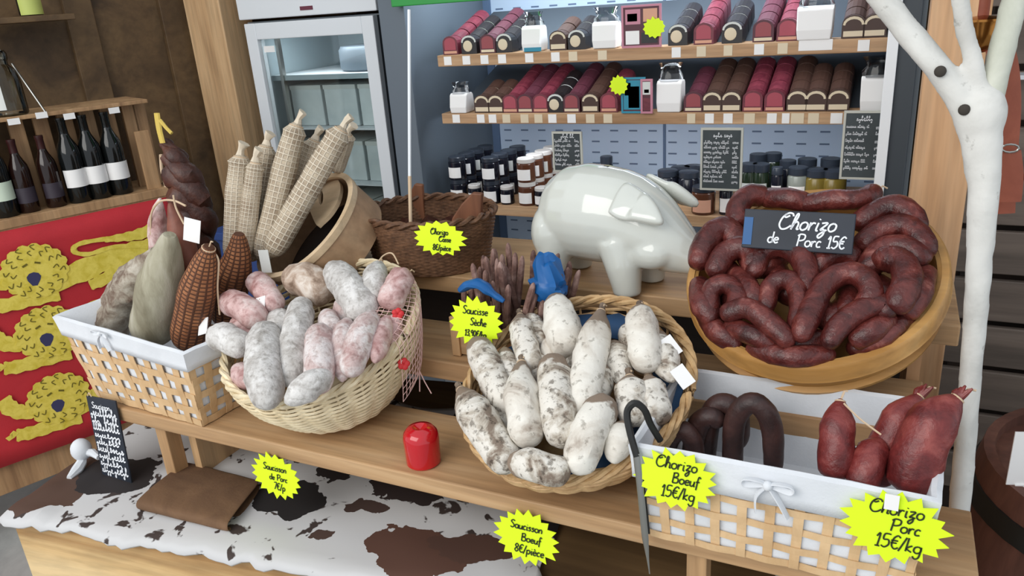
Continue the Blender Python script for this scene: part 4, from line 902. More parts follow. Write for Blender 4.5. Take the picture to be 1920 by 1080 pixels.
# ================================================================ PIG
ax = math.radians(-14); PX = V((math.cos(ax), math.sin(ax), 0)); PY = V((-PX.y, PX.x, 0)); RP = Matrix((PX, PY, zz)).transposed()
fN = atz(1165, 552, 1.0); PB = fN - PX * .072 + PY * .052
PB.z = 1.0
def pg(x, y, z): return PB + PX * x + PY * y + zz * z
bm_parts = G()
secs = [(-.132, .125, .02), (-.128, .128, .05), (-.110, .132, .076), (-.08, .137, .091), (-.035, .139, .098), (.01, .139, .097), (.05, .139, .092), (.085, .135, .086), (.115, .126, .079), (.14, .115, .070), (.163, .103, .058), (.183, .092, .046), (.198, .084, .037), (.208, .080, .033), (.212, .080, .02)]
P = []; NS = 28
for (x, zc, r_) in secs:
    for k in range(NS):
        a = 2 * math.pi * k / NS; P.append(pg(x, r_ * .88 * math.cos(a), zc + r_ * math.sin(a) * (1.0)))
body = G().add(P, [(i * NS + k, i * NS + (k + 1) % NS, (i + 1) * NS + (k + 1) % NS, (i + 1) * NS + k) for i in range(len(secs) - 1) for k in range(NS)] + [tuple(reversed(range(NS))), tuple((len(secs) - 1) * NS + k for k in range(NS))])
for (x, y, dx) in ((.075, -.046, .012), (.075, .046, .014), (-.090, -.046, -.006), (-.090, .046, -.006)):
    body.tube([pg(x - dx, y * .8, .10), pg(x, y, .055), pg(x + dx * .5, y, .012), pg(x + dx * .5, y, .001)], [.047, .036, .028, .028], 18)
body.sph(pg(-.095, -.036, .10), (.046, .05, .065), RP); body.sph(pg(-.095, .036, .10), (.046, .05, .065), RP)
body.sph(pg(.07, -.035, .10), (.042, .045, .06), RP); body.sph(pg(.07, .035, .10), (.042, .045, .06), RP)
body.sph(pg(.125, -.036, .092), (.05, .034, .036), RP); body.sph(pg(.125, .036, .092), (.05, .034, .036), RP)
pig = mk('piggy_bank', body, ceram, origin=PB); tag(pig, 'large glossy white ceramic piggy bank standing on the top plank', 'piggy bank')
r_ = pig.modifiers.new('remesh', 'REMESH'); r_.mode = 'VOXEL'; r_.voxel_size = .0035; r_.use_smooth_shade = True
s = pig.modifiers.new('smooth', 'SMOOTH'); s.iterations = 14; s.factor = .5
def ear(sy):
    g = G(); O = [(1.2 * a, 1.15 * b) for a, b in [(0, -.026), (.0, .030), (.03, .030), (.062, .018), (.086, -.002), (.090, -.012), (.08, -.018), (.05, -.024), (.02, -.030)]]
    nn_ = (PX * .22 + PY * sy * .74 + zz * .62).normalized(); fwd = PX * .97 + zz * -.14 + PY * sy * .06; fwd = (fwd - nn_ * fwd.dot(nn_)).normalized(); sd = nn_.cross(fwd); sd = sd if sd.z > 0 else -sd
    r0 = pg(.050, 0, .139) + nn_ * .0845
    ring = smooth2(O + [O[0]], 4)[:-1]; n = len(ring); P = []
    for lay, (s_, h_) in enumerate(((1, -.006), (1, .004), (.82, .009), (.4, .011))):
        for x, y in ring: xx = .04 + (x - .04) * s_; P.append(r0 + fwd * xx + sd * y * s_ + nn_ * (h_ - 1.6 * y * y + (.007 if x > .05 and lay else 0)))
    f = [(l * n + k, l * n + (k + 1) % n, (l + 1) * n + (k + 1) % n, (l + 1) * n + k) for l in range(3) for k in range(n)] + [tuple(3 * n + k for k in range(n)), tuple(reversed(range(n)))]
    g.add(P, f)
    o = mk('ear', g, ceram, pig); o.modifiers.new('s', 'SUBSURF').render_levels = 1; return o
for e_ in (ear(-1), ear(1)):
    at_ = e_.data.attributes.get('sharp_edge')
    if at_: e_.data.attributes.remove(at_)
mk('coin_slot', G().box(pg(.0, 0, .2335), (.034, .005, .004), RP), slot_k, pig, sm=False)
for sy in (-1, 1): mk('nostril', G().sph(pg(.2115, sy * .010, .082), (.002, .004, .006), RP, 8, 6), slot_k, pig)
mk('tail', G().tube(smooth3([pg(-.128, 0, .15), pg(-.142, .004, .156), pg(-.145, .016, .145), pg(-.136, .016, .136), pg(-.142, .002, .13)]), .006, 8), ceram, pig)

# ================================================================ WRITING SLATE
c0 = aty(187, 893, .900); c1 = aty(253, 910, .900); t0 = aty(193, 748, .918)
SU_ = (c1 - c0).normalized(); W_ = (t0 - c0); W_ = (W_ - SU_ * W_.dot(SU_)); Hs = W_.length; W_.normalize(); Nn = SU_.cross(W_); wS = .092
ws = emp('writing_slate', (c0 + c1) / 2, 'narrow upright slate with white handwriting leaning on the left end of the stand', 'slate')
mk('board', G().box((c0 + c1) / 2 + W_ * Hs / 2 - Nn * .002, (wS, Hs, .004), Matrix((SU_, W_, Nn)).transposed()), slate, ws, sm=False, bevel=.001)
g = G(); rnd = random.Random(2); O = (c0 + c1) / 2 + Nn * .0004
write(g, 'Saucisson', O, SU_, W_, -.004, Hs * .87, .014, .0019, center=True)
for k in range(9):
    scribble(g, O, SU_, W_, -wS * .44, Hs * (.78 - .087 * k), wS * .40, .013, .0026, rnd)
    scribble(g, O, SU_, W_, -wS * .02, Hs * (.785 - .087 * k), wS * .48, .016, .0030, rnd)
mk('lettering', g, chalk, ws, sm=False)
mk('hanging_string', G().tube(smooth3([(c0 + c1) / 2 + W_ * Hs - SU_ * .04, (c0 + c1) / 2 + W_ * (Hs + .008) - SU_ * .034, (c0 + c1) / 2 + W_ * Hs - SU_ * .028]), .0012, 5), strm, ws)

# ================================================================ WINE CRATE, FLAG
cz0, cz1 = 1.005, 1.325
def fs(x, y): return (onflag(x, y) - FP).dot(D)
s0, s1 = -.75, fs(292, 250)
def fp(s, d, z): return FP + D * s + NN * d + zz * (z - .3)
RW = Matrix((D, -NN, zz)).transposed()
wc = emp('wine_crate', fp(0, -.1, cz0), 'open pine wine crate with upright dividers holding bottles above the red flag', 'crate')
sl = s1 - s0; sm_ = (s0 + s1) / 2
mk('bottom_board', G().box(fp(sm_, -.115, cz0 + .014), (sl, .25, .028), RW), crate_w, wc, sm=False, bevel=.002)
mk('top_rail', G().box(fp(sm_, -.115, cz1 - .008), (sl, .22, .012), RW), crate_w, wc, sm=False, bevel=.002)
mk('back_board', G().box(fp(sm_, -.235, (cz0 + cz1) / 2), (sl, .01, cz1 - cz0 - .02), RW), wall_w, wc, sm=False)
divs = [fs(x, 300) + .035 for x in (34, 84, 132, 176, 216, 258)] + [s1 - .008, fs(34, 300) - .09, fs(34, 300) - .18]
for s in divs: mk('divider', G().box(fp(s, -.098, (cz0 + cz1) / 2 + .005), (.042, .02, cz1 - cz0 - .044), RW), crate_w, wc, sm=False, bevel=.002)
mk('end_panel', G().box(fp((fs(258, 300) + s1) / 2, -.02, (cz0 + cz1) / 2 - .04), (s1 - fs(258, 300) - .03, .012, .2), RW), crate_w, wc, sm=False, bevel=.002)
for x, y in ((26, 228), (78, 216), (130, 218), (214, 207)):
    mk('price_label', G().box(onflag(x, y, .003), (.032, .001, .018), RW), paper, wc, sm=False)
bprof = [(0, 0), (.034, 0), (.0365, .004), (.0365, .16), (.033, .185), (.018, .22), (.0145, .235), (.0140, .272), (.0155, .274), (.0155, .284), (0, .285)]
def bottle(s, d, z, mat, lab, label, sc=1.0, labz=(.05, .11)):
    o0 = fp(s, d, z); o = thing('wine_bottle', G().lathe([(r_ * sc, zz_ * sc) for r_, zz_ in bprof], 20, None, o0), mat, label, 'bottle', 'bottles in the wine crate')
    a0 = math.atan2(-NN.y, -NN.x) + math.pi
    g = G(); n = 14
    for zc in labz:
        for k in range(n + 1): a = a0 - 1.25 + 2.5 * k / n; g.v.append(o0 + V((.0369 * sc * math.cos(a), .0369 * sc * math.sin(a), zc * sc)))
    g.f = [(k, k + 1, n + 2 + k, n + 1 + k) for k in range(n)]; 
    if lab: mk('label', g, lab, o)
    mk('capsule', G().lathe([(.0150 * sc, .225 * sc), (.0147 * sc, .272 * sc), (.016 * sc, .274 * sc), (.016 * sc, .2855 * sc), (0, .286 * sc)], 16, None, o0), capred if mat is botbr else botgl, o)
    return o
lab_dark = plain('dark_label', (54, 46, 56), .5)
for (x, mt, lb_, sc, ds) in ((8, botgl, greenlab, .93, 'dark bottle with a pale green label, at the left picture edge'), (54, botbr, lab_dark, .78, 'small brown bottle with a dark label, left of its twin'), (108, botbr, lab_dark, .78, 'small brown bottle with a dark label, right of its twin'), (156, botgl, paper, .93, 'dark wine bottle with white label, leftmost of the three'), (196, botgl, paper, .93, 'dark wine bottle with white label, middle of the three'), (238, botgl, paper, .93, 'dark wine bottle with white label, rightmost of the three')):
    bottle(fs(x, 365), -.042, cz0 + .028, mt, lb_, ds + ' in the wine crate', sc, (.055, .115) if lb_ is not lab_dark else (.04, .1))
# crate base (stack under the crate behind the flag)
tb = emp('crate_table', fp(sm_, -.13, 0), 'brown wooden table draped with the red flag under the wine crate', 'table')
mk('table_top', G().box(fp(sm_, -.13, .985), (sl, .27, .04), RW), crate_w, tb, sm=False, bevel=.002)
mk('base_board', G().box(fp(sm_, -.03, .22), (sl, .02, .12), RW), crate_w, tb, sm=False, bevel=.002)
for s in (s0 + .03, s1 - .03): mk('leg', G().box(fp(s, -.13, .4825), (.04, .2, .965), RW), wall_w, tb, sm=False)
zf0, zf1 = .265, 1.0
fl = emp('flag', fp(0, .012, zf0), 'red heraldic flag with golden lions hanging below the wine crate', 'flag')
g = G(); n1, n2 = 40, 12
def fw_(s, z): return fp(s, .008 + .006 * math.sin(s * 9) * (1 - (z - zf0) / (zf1 - zf0)), z)
for j in range(n2 + 1):
    for i in range(n1 + 1): g.v.append(fw_(s0 + .02 + (sl - .03) * i / n1, zf0 + (zf1 - zf0) * j / n2))
for j in range(n2):
    for i in range(n1): a = j * (n1 + 1) + i; g.f.append((a, a + 1, a + n1 + 2, a + n1 + 1))
o = mk('red_cloth', g, redflag, fl); o.modifiers.new('t', 'SOLIDIFY').thickness = .002
def s2(x, y): q = onflag(x, y, .012) - FP; return (q.dot(D), q.z + .3)
def lion(dz, dss):
    def T(p): return [(a + dss, b + dz) for a, b in (s2(x, y) for x, y in p)]
    g = G(); O = FP + NN * .016 - zz * .3; U, W = D, zz
    def limb(p, w0, w1, lay):
        q = smooth2(T(p), 5); n = len(q); L_, R_ = [], []
        for i, (x, y) in enumerate(q):
            x0, y0 = q[max(0, i - 1)]; x1, y1 = q[min(n - 1, i + 1)]; dx, dy = x1 - x0, y1 - y0; l = math.hypot(dx, dy) or 1; wd = (w0 + (w1 - w0) * i / (n - 1)) * (1 + .12 * math.sin(i * 1.9)) / 2
            L_.append((x - dy / l * wd, y + dx / l * wd)); R_.append((x + dy / l * wd, y - dx / l * wd))
        g.poly(L_ + R_[::-1], O + NN * .0004 * lay, U, W, .001)
    limb([(60, 530), (120, 520), (200, 488), (262, 468), (300, 460)], .075, .06, 0)       # trunk
    limb([(110, 548), (60, 560), (10, 572), (-20, 575)], .05, .04, 1)                      # front leg
    limb([(30, 520), (0, 530), (-30, 520), (-50, 500)], .045, .05, 2)                       # raised paw
    limb([(262, 470), (235, 500), (190, 525), (168, 535)], .06, .03, 1)                    # hind leg
    limb([(290, 470), (300, 510), (280, 540)], .06, .04, 2)
    limb([(285, 462), (215, 462), (165, 476), (136, 470), (150, 456), (200, 447)], .014, .014, 3)   # tail
    limb([(195, 449), (225, 445), (255, 440), (285, 430)], .016, .045, 4)
    for k in range(3): limb([(-20 - 8 * k, 575), (-30, 568 + 7 * k)], .02, .014, 3)
    c = T([(65, 508)])[0]; R0 = .088
    g.poly([(c[0] + R0 * (1 + .10 * abs(math.sin(i * math.pi / 3))) * math.cos(i * math.pi / 24), c[1] + R0 * (1 + .10 * abs(math.sin(i * math.pi / 3))) * .92 * math.sin(i * math.pi / 24)) for i in range(48)], O + NN * .002, U, W, .001)
    o = mk('lion_emblem', g, gold, fl, sm=False)
    g2 = G(); g2.poly([(c[0] - .008 + .02 * math.cos(i * .7), c[1] - .018 + .017 * math.sin(i * .7) - (.01 if i in (6, 7) else 0)) for i in range(9)], O + NN * .0026, U, W, .0006); mk('lion_face', g2, lionblue, o, sm=False)
    g3 = G()
    for r_ in (.05, .068):
        for i in range(12): a = i * math.pi / 6 + r_ * 20; g3.ribbon([(c[0] + r_ * math.cos(a), c[1] + r_ * math.sin(a)), (c[0] + (r_ + .012) * math.cos(a + .15), c[1] + (r_ + .012) * math.sin(a + .15)), (c[0] + (r_ + .016) * math.cos(a), c[1] + (r_ + .016) * math.sin(a))], O + NN * .0028, U, W, .003)
    g3.ribbon([(c[0] - .03, c[1] + .022), (c[0] - .015, c[1] + .028)], O + NN * .003, U, W, .006); g3.ribbon([(c[0] + .005, c[1] + .028), (c[0] + .02, c[1] + .022)], O + NN * .003, U, W, .006)
    mk('lion_lines', g3, lionline, o, sm=False)
z1_ = s2(62, 514); z2_ = s2(86, 628); z3_ = s2(107, 752)
lion(0, 0); lion(z2_[1] - z1_[1], z2_[0] - z1_[0]); lion(z3_[1] - z1_[1], z3_[0] - z1_[0])
# jar and shelf bottle
jb = fp(fs(24, 200), -.06, cz1 - .002); jr = emp('glass_jar', jb, 'clear glass jar with a silver label standing on the wine crate', 'jar')
mk('glass_body', G().lathe([(0, .0), (.045, 0), (.05, .006), (.05, .10), (.042, .13), (.03, .145), (.03, .158)], 28, None, jb), jarglass, jr)
a0 = math.atan2(NN.y, NN.x); g = G()
for zc in (.02, .095): g.v += [jb + V((.0506 * math.cos(a0 - 1.3 + 1.0 * k / 8), .0506 * math.sin(a0 - 1.3 + 1.0 * k / 8), zc)) for k in range(9)]
g.f = [(k, k + 1, k + 10, k + 9) for k in range(8)]; mk('label', g, papergrey, jr)
mk('lid', G().lathe([(0, .158), (.031, .158), (.033, .162), (.033, .178), (.028, .186), (.008, .192), (0, .192)], 24, None, jb), jarglass, jr)
thing('slanting_wand', G().tube([fp(fs(35, 140), -.05, 1.47), fp(fs(82, 198), .0, cz1)], .003, 6), steel, 'thin steel rod leaning beside the glass jar on the wine crate', 'rod')
wsl = FP - NN * .60; zsh = 1.655
sp = atp(60, 29, FP - NN * .55, NN); 
sh = emp('wall_shelf', FP - NN * .6, 'dark wooden wall shelf with a bottle at the upper left', 'shelf')
mk('board', G().box(FP - NN * .6 + D * ((sp - FP).dot(D) - .25) + zz * (sp.z - .3 - .012), (.75, .2, .02), RW), wall_w, sh, sm=False, bevel=.002)
bo = V((sp.x, sp.y, sp.z)); o = thing('wine_bottle', G().lathe([(r_ * 1.05, z_ * 1.1) for r_, z_ in bprof], 20, None, bo), botgl, 'dark bottle with a yellow green label on the wall shelf', 'bottle')
g = G()
for zc in (.002, .10): g.v += [bo + V((.0389 * math.cos(a0 - 1.2 + 2.4 * k / 10), .0389 * math.sin(a0 - 1.2 + 2.4 * k / 10), zc)) for k in range(11)]
g.f = [(k, k + 1, k + 12, k + 11) for k in range(10)]; mk('label', g, plain('lime_label', (196, 206, 112), .6), o)
thing('blue_crate', G().bx(-2.08, -1.82, 1.86, 2.1, .55, .86).bx(-2.09, -1.81, 1.85, 2.11, .84, .87), plain('dark_blue', (30, 62, 120), .5), 'blue plastic box behind the netted sausages in front of the pine post', 'box', sm=False, bevel=.004)
thing('side_table', G().bx(-2.12, -1.78, 1.84, 2.16, .51, .55).bx(-2.1, -2.07, 1.86, 1.89, 0, .51).bx(-1.83, -1.80, 1.86, 1.89, 0, .51).bx(-2.1, -2.07, 2.11, 2.14, 0, .51).bx(-1.83, -1.80, 2.11, 2.14, 0, .51), dark_w, 'small dark table under the blue plastic box', 'table', sm=False)

# ================================================================ UPRIGHT FRIDGE
fr = emp('upright_fridge', (-2.03, 2.8, 0), 'tall white upright fridge with a glass door beside the pine post', 'fridge')
fx0, fx1, fy = -2.375, -1.715, 2.53
dx0, dx1, dz0, dz1 = -2.355, -1.735, .14, 1.525
def shell(x0, x1, y0, y1, z0, z1, t):
    return G().bx(x0, x0 + t, y0, y1, z0, z1).bx(x1 - t, x1, y0, y1, z0, z1).bx(x0 + t, x1 - t, y1 - t, y1, z0, z1).bx(x0 + t, x1 - t, y0, y1 - t, z0, z0 + t).bx(x0 + t, x1 - t, y0, y1 - t, z1 - t, z1)
mk('cabinet', shell(fx0, fx1, fy, 3.1, .10, 1.53, .03), midgrey, fr, sm=False)
mk('inner_lining', shell(fx0 + .031, fx1 - .031, fy + .02, 3.06, .135, 1.498, .004), interior_f, fr, sm=False)
mk('header', G().bx(fx0, fx1, fy - .045, 3.1, 1.54, 1.95), white_e, fr, sm=False, bevel=.004)
mk('header_mark', G().box((-2.03, fy - .0465, 1.567), (.06, .002, .014)), plain('maroon_mark', (110, 50, 66), .5), fr, sm=False)
dr = mk('door', G().bx(dx0, dx0 + .055, fy - .045, fy - .003, dz0, dz1).bx(dx1 - .055, dx1, fy - .045, fy - .003, dz0, dz1).bx(dx0 + .055, dx1 - .055, fy - .045, fy - .003, dz1 - .062, dz1).bx(dx0 + .055, dx1 - .055, fy - .045, fy - .003, dz0, dz0 + .08), white_e, fr, sm=False, bevel=.003)
mk('glass_pane', G().bx(dx0 + .054, dx1 - .054, fy - .028, fy - .023, dz0 + .07, dz1 - .06), glass, dr, sm=False)
mk('sticker', G().box((dx0 + .095, fy - .0288, dz1 - .10), (.055, .001, .024)), paper, dr, sm=False)
mk('handle_edge', G().bx(dx1 + .002, dx1 + .016, fy - .04, fy - .005, dz0, dz1), darkgrey, dr, sm=False)
mk('shelf_rail', G().bx(dx0 + .075, dx0 + .09, fy + .03, fy + .05, .2, 1.46), steel, fr, sm=False)
FSH = [1.315, 1.10, .87, .62, .4]
for z in FSH: mk('shelf', G().bx(fx0 + .04, fx1 - .04, fy + .05, 3.04, z - .008, z), white_e, fr, sm=False)
mk('price_strip', G().bx(fx0 + .04, fx1 - .04, fy + .04, fy + .048, 1.295, 1.315), interior_f, fr, sm=False)
k_ = 0
for zi, z in enumerate(FSH[1:4]):
    for i in range(3):
        x = fx0 + .155 + i * .175
        k_ += 1
        o = emp('carton', (x, fy + .22, z), 'white carton on the %s fridge shelf, %s' % (('upper', 'middle', 'lower')[zi], ('left', 'centre', 'right')[i]), 'carton', 'white cartons behind the fridge door')
        mk('box', G().bx(x - .08, x + .08, fy + .10, fy + .36, z + .001, z + .165), carton, o, sm=False, bevel=.004)
        mk('lid_band', G().bx(x - .081, x + .081, fy + .098, fy + .362, z + .15, z + .167), papergrey, o, sm=False)
o = emp('reflection_shape', (fx1 - .22, fy + .25, FSH[0]), 'large pale rounded shape imitating a reflection in the top of the fridge', 'reflection')
# rounded body on the top shelf that imitates a curved reflection in the glass
mk('curved_body', G().lathe([(0, .0), (.15, 0), (.16, .01), (.16, .08), (.15, .095), (0, .1)], 36, None, (fx1 - .22, fy + .25, FSH[0] + .001)), grey_pl, o)

# ================================================================ DISPLAY CASE
ca = emp('open_display_case', (-.72, 2.6, 0), 'open refrigerated display case with wooden shelves behind the stand', 'display case')
X0, X1, YF, YB = -1.46, -.002, 2.27, 2.84
mk('back_panel', G().bx(X0, X1, YB, YB + .03, .1, 1.9), slot_m, ca, sm=False)
mk('back_seam', G().bx(-.755, -.745, YB - .003, YB, .3, 1.9).bx(X0, X0 + .03, YB - .01, YB, .3, 1.9), plain('seam_blue', (90, 110, 140), .5), ca, sm=False)
mk('left_end_panel', G().bx(X0 - .10, X0, YF, YB + .03, 0, 1.95), grey_pl, ca, sm=False, bevel=.003)
mk('right_end_panel', G().bx(X1 + .001, X1 + .05, YF - .02, YB + .03, 0, 1.95), darkgrey, ca, sm=False, bevel=.003)
mk('right_edge_trim', G().bx(X1 - .022, X1 + .004, YF - .035, YF - .0205, .3, 1.9), plain('white_trim', (246, 248, 250), .3), ca, sm=False, bevel=.002)
mk('side_rail', G().bx(X1 + .05, X1 + .062, YF + .04, YF + .07, .1, 1.9).bx(X1 + .05, X1 + .06, YF + .1, YF + .11, .1, 1.9), midgrey, ca, sm=False)
mk('top_box', G().bx(X0 - .1, X1 + .05, YF, YB + .03, 1.86, 1.95), midgrey, ca, sm=False)
mk('green_sign', G().bx(X0 - .02, -.83, YF - .04, YF - .012, 1.548, 1.70), green_p, ca, sm=False, bevel=.003)
mk('deck', G().bx(X0, X1, YF, YB, .38, .42), interior_f, ca, sm=False); mk('kick_plate', G().bx(X0, X1, YF, YF + .03, .02, .38), midgrey, ca, sm=False)
SH = {}
for nm, z, x0, x1, th in (('top', 1.388, -1.37, -.012, .036), ('mid', 1.199, -1.375, -.02, .034), ('low', .888, -1.37, -.02, .036)):
    s = mk('shelf_board', G().bx(x0, x1, 2.30, 2.74, z - th, z), shelf_w, ca, sm=False, bevel=.002); SH[nm] = (z, s, th)
rnd = random.Random(5)
for nm, y, xs in (('top', 116, [840, 875, 909, 942, 993, 1042, 1075, 1130]), ('mid', 226, [856, 902, 924, 950, 984, 1010, 1036, 1072, 1107, 1140])):
    z, s, th = SH[nm]
    for x in xs: c = aty(x, y, 2.30); mk('price_tag', G().box((c.x, 2.2992, z - th / 2), (.028, .0012, .027)), cream if rnd.random() < .5 else paper, s, sm=False)
for nm, xs in (('top', [(1268, .026), (1315, .026), (1365, .024), (1423, .026), (1467, .026), (1528, .085), (1618, .028)]), ('mid', [(1296, .024), (1330, .026), (1365, .026), (1405, .03), (1447, .026), (1473, .02), (1495, .034), (1525, .028), (1568, .03)])):
    z, s, th = SH[nm]
    for x, wd in xs: c = aty(x, 100 if nm == 'top' else 225, 2.30); mk('price_tag', G().box((c.x, 2.2992, z - th / 2 + (.006 if wd > .05 else 0)), (wd, .0012, .028)), paper if wd > .05 or rnd.random() < .4 else cream, s, sm=False)
SLP = .34
for nm in ('top', 'mid'):                       # sloping riser under the rear rows
    z, s, th = SH[nm]; mk('sloping_riser', G().add([(x, y, zq) for x in (-1.36, -.03) for y, zq in ((2.375, z), (2.72, z), (2.72, z + .345 * SLP))], [(0, 1, 2), (5, 4, 3), (0, 3, 4, 1), (1, 4, 5, 2), (2, 5, 3, 0)]), darkgrey, s, sm=False)
# packs : arched sleeve with a front label and a band
def arch(w_, h_, n=8): return [(-w_ / 2, 0), (w_ / 2, 0)] + [(w_ / 2 * math.cos(math.pi * k / n), h_ * .62 + h_ * .38 * math.sin(math.pi * k / n)) for k in range(n + 1)]
def make_pack(body, front, band, w_=.056, h_=.058, kind=0):
    r = emp('terrine_pack', (0, 0, 0), '', 'pack'); U, W = V((1, 0, 0)), zz
    mk('sleeve', G().poly(arch(w_, h_), (0, 0, 0), U, W, .05), body, r, sm=False)
    if kind == 0: mk('label', G().poly([(x * .74, .014 + z * .66) for x, z in arch(w_, h_)], (0, -.0006, 0), U, W, .0006), front, r, sm=False); mk('band', G().bx(-w_ * .42, w_ * .42, -.0008, -.0002, .003, .011), band, r, sm=False)
    elif kind == 1: mk('label', G().sph((-.004, -.001, h_ * .42), (w_ * .30, .0015, h_ * .3), None, 14, 8), front, r); mk('band', G().poly([(w_ / 2 * .96 * math.cos(math.pi * k / 8), h_ * .62 + h_ * .36 * math.sin(math.pi * k / 8)) for k in range(9)] + [(w_ / 2 * .78 * math.cos(math.pi * k / 8), h_ * .60 + h_ * .28 * math.sin(math.pi * k / 8)) for k in range(8, -1, -1)], (0, -.0006, 0), U, W, .0006), papergrey, r, sm=False)
    else: mk('label', G().bx(-w_ * .42, w_ * .42, -.0008, -.0002, .004, .018), front, r, sm=False); mk('band', G().poly([(w_ / 2 * .92 * math.cos(math.pi * k / 8), h_ * .58 + h_ * .36 * math.sin(math.pi * k / 8)) for k in range(9)] + [(w_ / 2 * .72 * math.cos(math.pi * k / 8), h_ * .56 + h_ * .26 * math.sin(math.pi * k / 8)) for k in range(8, -1, -1)], (0, -.0006, 0), U, W, .0006), band, r, sm=False)
    return r
pk_rf = plain('bright_red_label', (168, 72, 86), .5); pk_rb = plain('dull_red_label', (150, 70, 76), .5)
protos = {'red': make_pack(pk_red, pk_rf, peach), 'dull': make_pack(pk_plum, pk_rb, cream), 'dot': make_pack(pk_dark, cream, papergrey, kind=1), 'dark': make_pack(pk_brown, cream, cream, kind=2)}
used = set(); ORD = ['first', 'second', 'third', 'fourth', 'fifth', 'sixth', 'seventh', 'eighth', 'ninth', 'tenth', 'eleventh', 'twelfth', 'thirteenth', 'fourteenth', 'fifteenth', 'sixteenth', 'seventeenth', 'eighteenth']
NMK = {'red': 'bright red meat pack', 'dull': 'dull wine red meat pack', 'dot': 'black meat pack with a round cream label', 'dark': 'brown meat pack with a cream strip'}
def place_pack(kd, x, y, z, lab, grp, rx=0):
    p = protos[kd]; o = p if kd not in used else dup(p, (x, y, z)); used.add(kd); o.location = (x, y, z); o['label'] = lab; o['group'] = grp; o.rotation_euler = (rx, 0, 0)
ROWS = {'top': [(845, 'red', 4), (880, 'dot', 3), (915, 'dull', 4), (946, 'dot', 3), (1047, 'dark', 2), (1082, 'dot', 2), (1271, 'dot', 3), (1319, 'red', 4), (1372, 'dot', 3), (1430, 'dull', 4), (1475, 'red', 4), (1597, 'dark', 3), (1637, 'dark', 3)],
        'mid': [(904, 'dark', 2), (930, 'dark', 2), (957, 'red', 4), (985, 'dull', 4), (1014, 'red', 4), (1042, 'dot', 3), (1072, 'dull', 4), (1107, 'dark', 4), (1142, 'red', 3), (1300, 'dull', 3), (1335, 'dark', 4), (1371, 'dark', 4), (1411, 'red', 4), (1452, 'red', 4), (1494, 'dark', 4), (1529, 'dark', 3), (1571, 'dark', 3)]}
for nm, lst in ROWS.items():
    z = SH[nm][0]
    for i, (x, kd, n) in enumerate(lst):
        c = aty(x, 90 if nm == 'top' else 200, 2.315)
        for k in range(n + 1):
            lab = ('%s, %s along the %s case shelf' % (NMK[kd], ORD[i], 'top' if nm == 'top' else 'middle')) + ('' if k == 0 else ', %s behind' % ORD[k - 1])
            yk = 2.3125 if k == 0 else 2.3125 + .0525 * k
            place_pack(kd, c.x, yk, z + .0006 + (0 if k == 0 else (yk - 2.362) * SLP + .003), lab, 'meat packs on the %s case shelf' % ('top' if nm == 'top' else 'middle'), 0 if k == 0 else math.atan(SLP))
# bags
def bag(x, nm, w_, h_, dy, label, tint=paper):
    z = SH[nm][0]; c = aty(x, 90 if nm == 'top' else 200, 2.312); r = emp('paper_bag', (c.x, 2.33, z), label, 'bag', 'white paper bags in clear film on the case shelves')
    P = []; 
    g = G().add([(c.x + sx * w_ / 2 * f, 2.33 + sy * dy / 2 * (f2), z + .001 + zt) for zt, f, f2 in ((0, .94, 1), (h_ * .3, 1, 1.1), (h_ * .9, 1.04, .8), (h_, 1.04, .5)) for sx, sy in ((-1, -1), (1, -1), (1, 1), (-1, 1))], [(l * 4 + k, l * 4 + (k + 1) % 4, l * 4 + 4 + (k + 1) % 4, l * 4 + 4 + k) for l in range(3) for k in range(4)] + [(3, 2, 1, 0), (12, 13, 14, 15)])
    mk('paper', g, tint, r, sm=False, bevel=.003)
    g = G(); n = 14
    for l, (zt, f) in enumerate(((.97, 1.04), (1.15, 1.0), (1.3, .8), (1.45, .9), (1.55, 1.05))):
        for k in range(n): a = 2 * math.pi * k / n; rr = f * (1 + .18 * noise.noise(V((math.cos(a) * 2, math.sin(a) * 2, zt * 5 + x)))); g.v.append(V((c.x + w_ / 2 * rr * math.cos(a), 2.33 + dy / 2 * rr * math.sin(a) * .8, z + h_ * zt)))
    g.f = [(l * n + k, l * n + (k + 1) % n, (l + 1) * n + (k + 1) % n, (l + 1) * n + k) for l in range(4) for k in range(n)]; mk('clear_top', g, clearbag, r)
    return r
r = bag(999, 'top', .064, .075, .06, 'white paper bag with a teal edge on the top case shelf, left one', paper); c = aty(999, 90, 2.3); mk('teal_print', G().bx(c.x - .028, c.x + .03, 2.2955, 2.2965, SH['top'][0] + .001, SH['top'][0] + .013), tealm, r, sm=False)
bag(1135, 'top', .074, .075, .06, 'white paper bag left of the framed picture on the top case shelf')
bag(1525, 'top', .088, .085, .07, 'largest white paper bag, right half of the top case shelf')
bag(862, 'mid', .062, .064, .06, 'white paper bag at the left end of the middle case shelf')
bag(1255, 'mid', .072, .090, .06, 'tall white paper bag in the centre of the middle case shelf')
bag(1640, 'mid', .074, .09, .06, 'white paper bag at the right end of the middle case shelf')
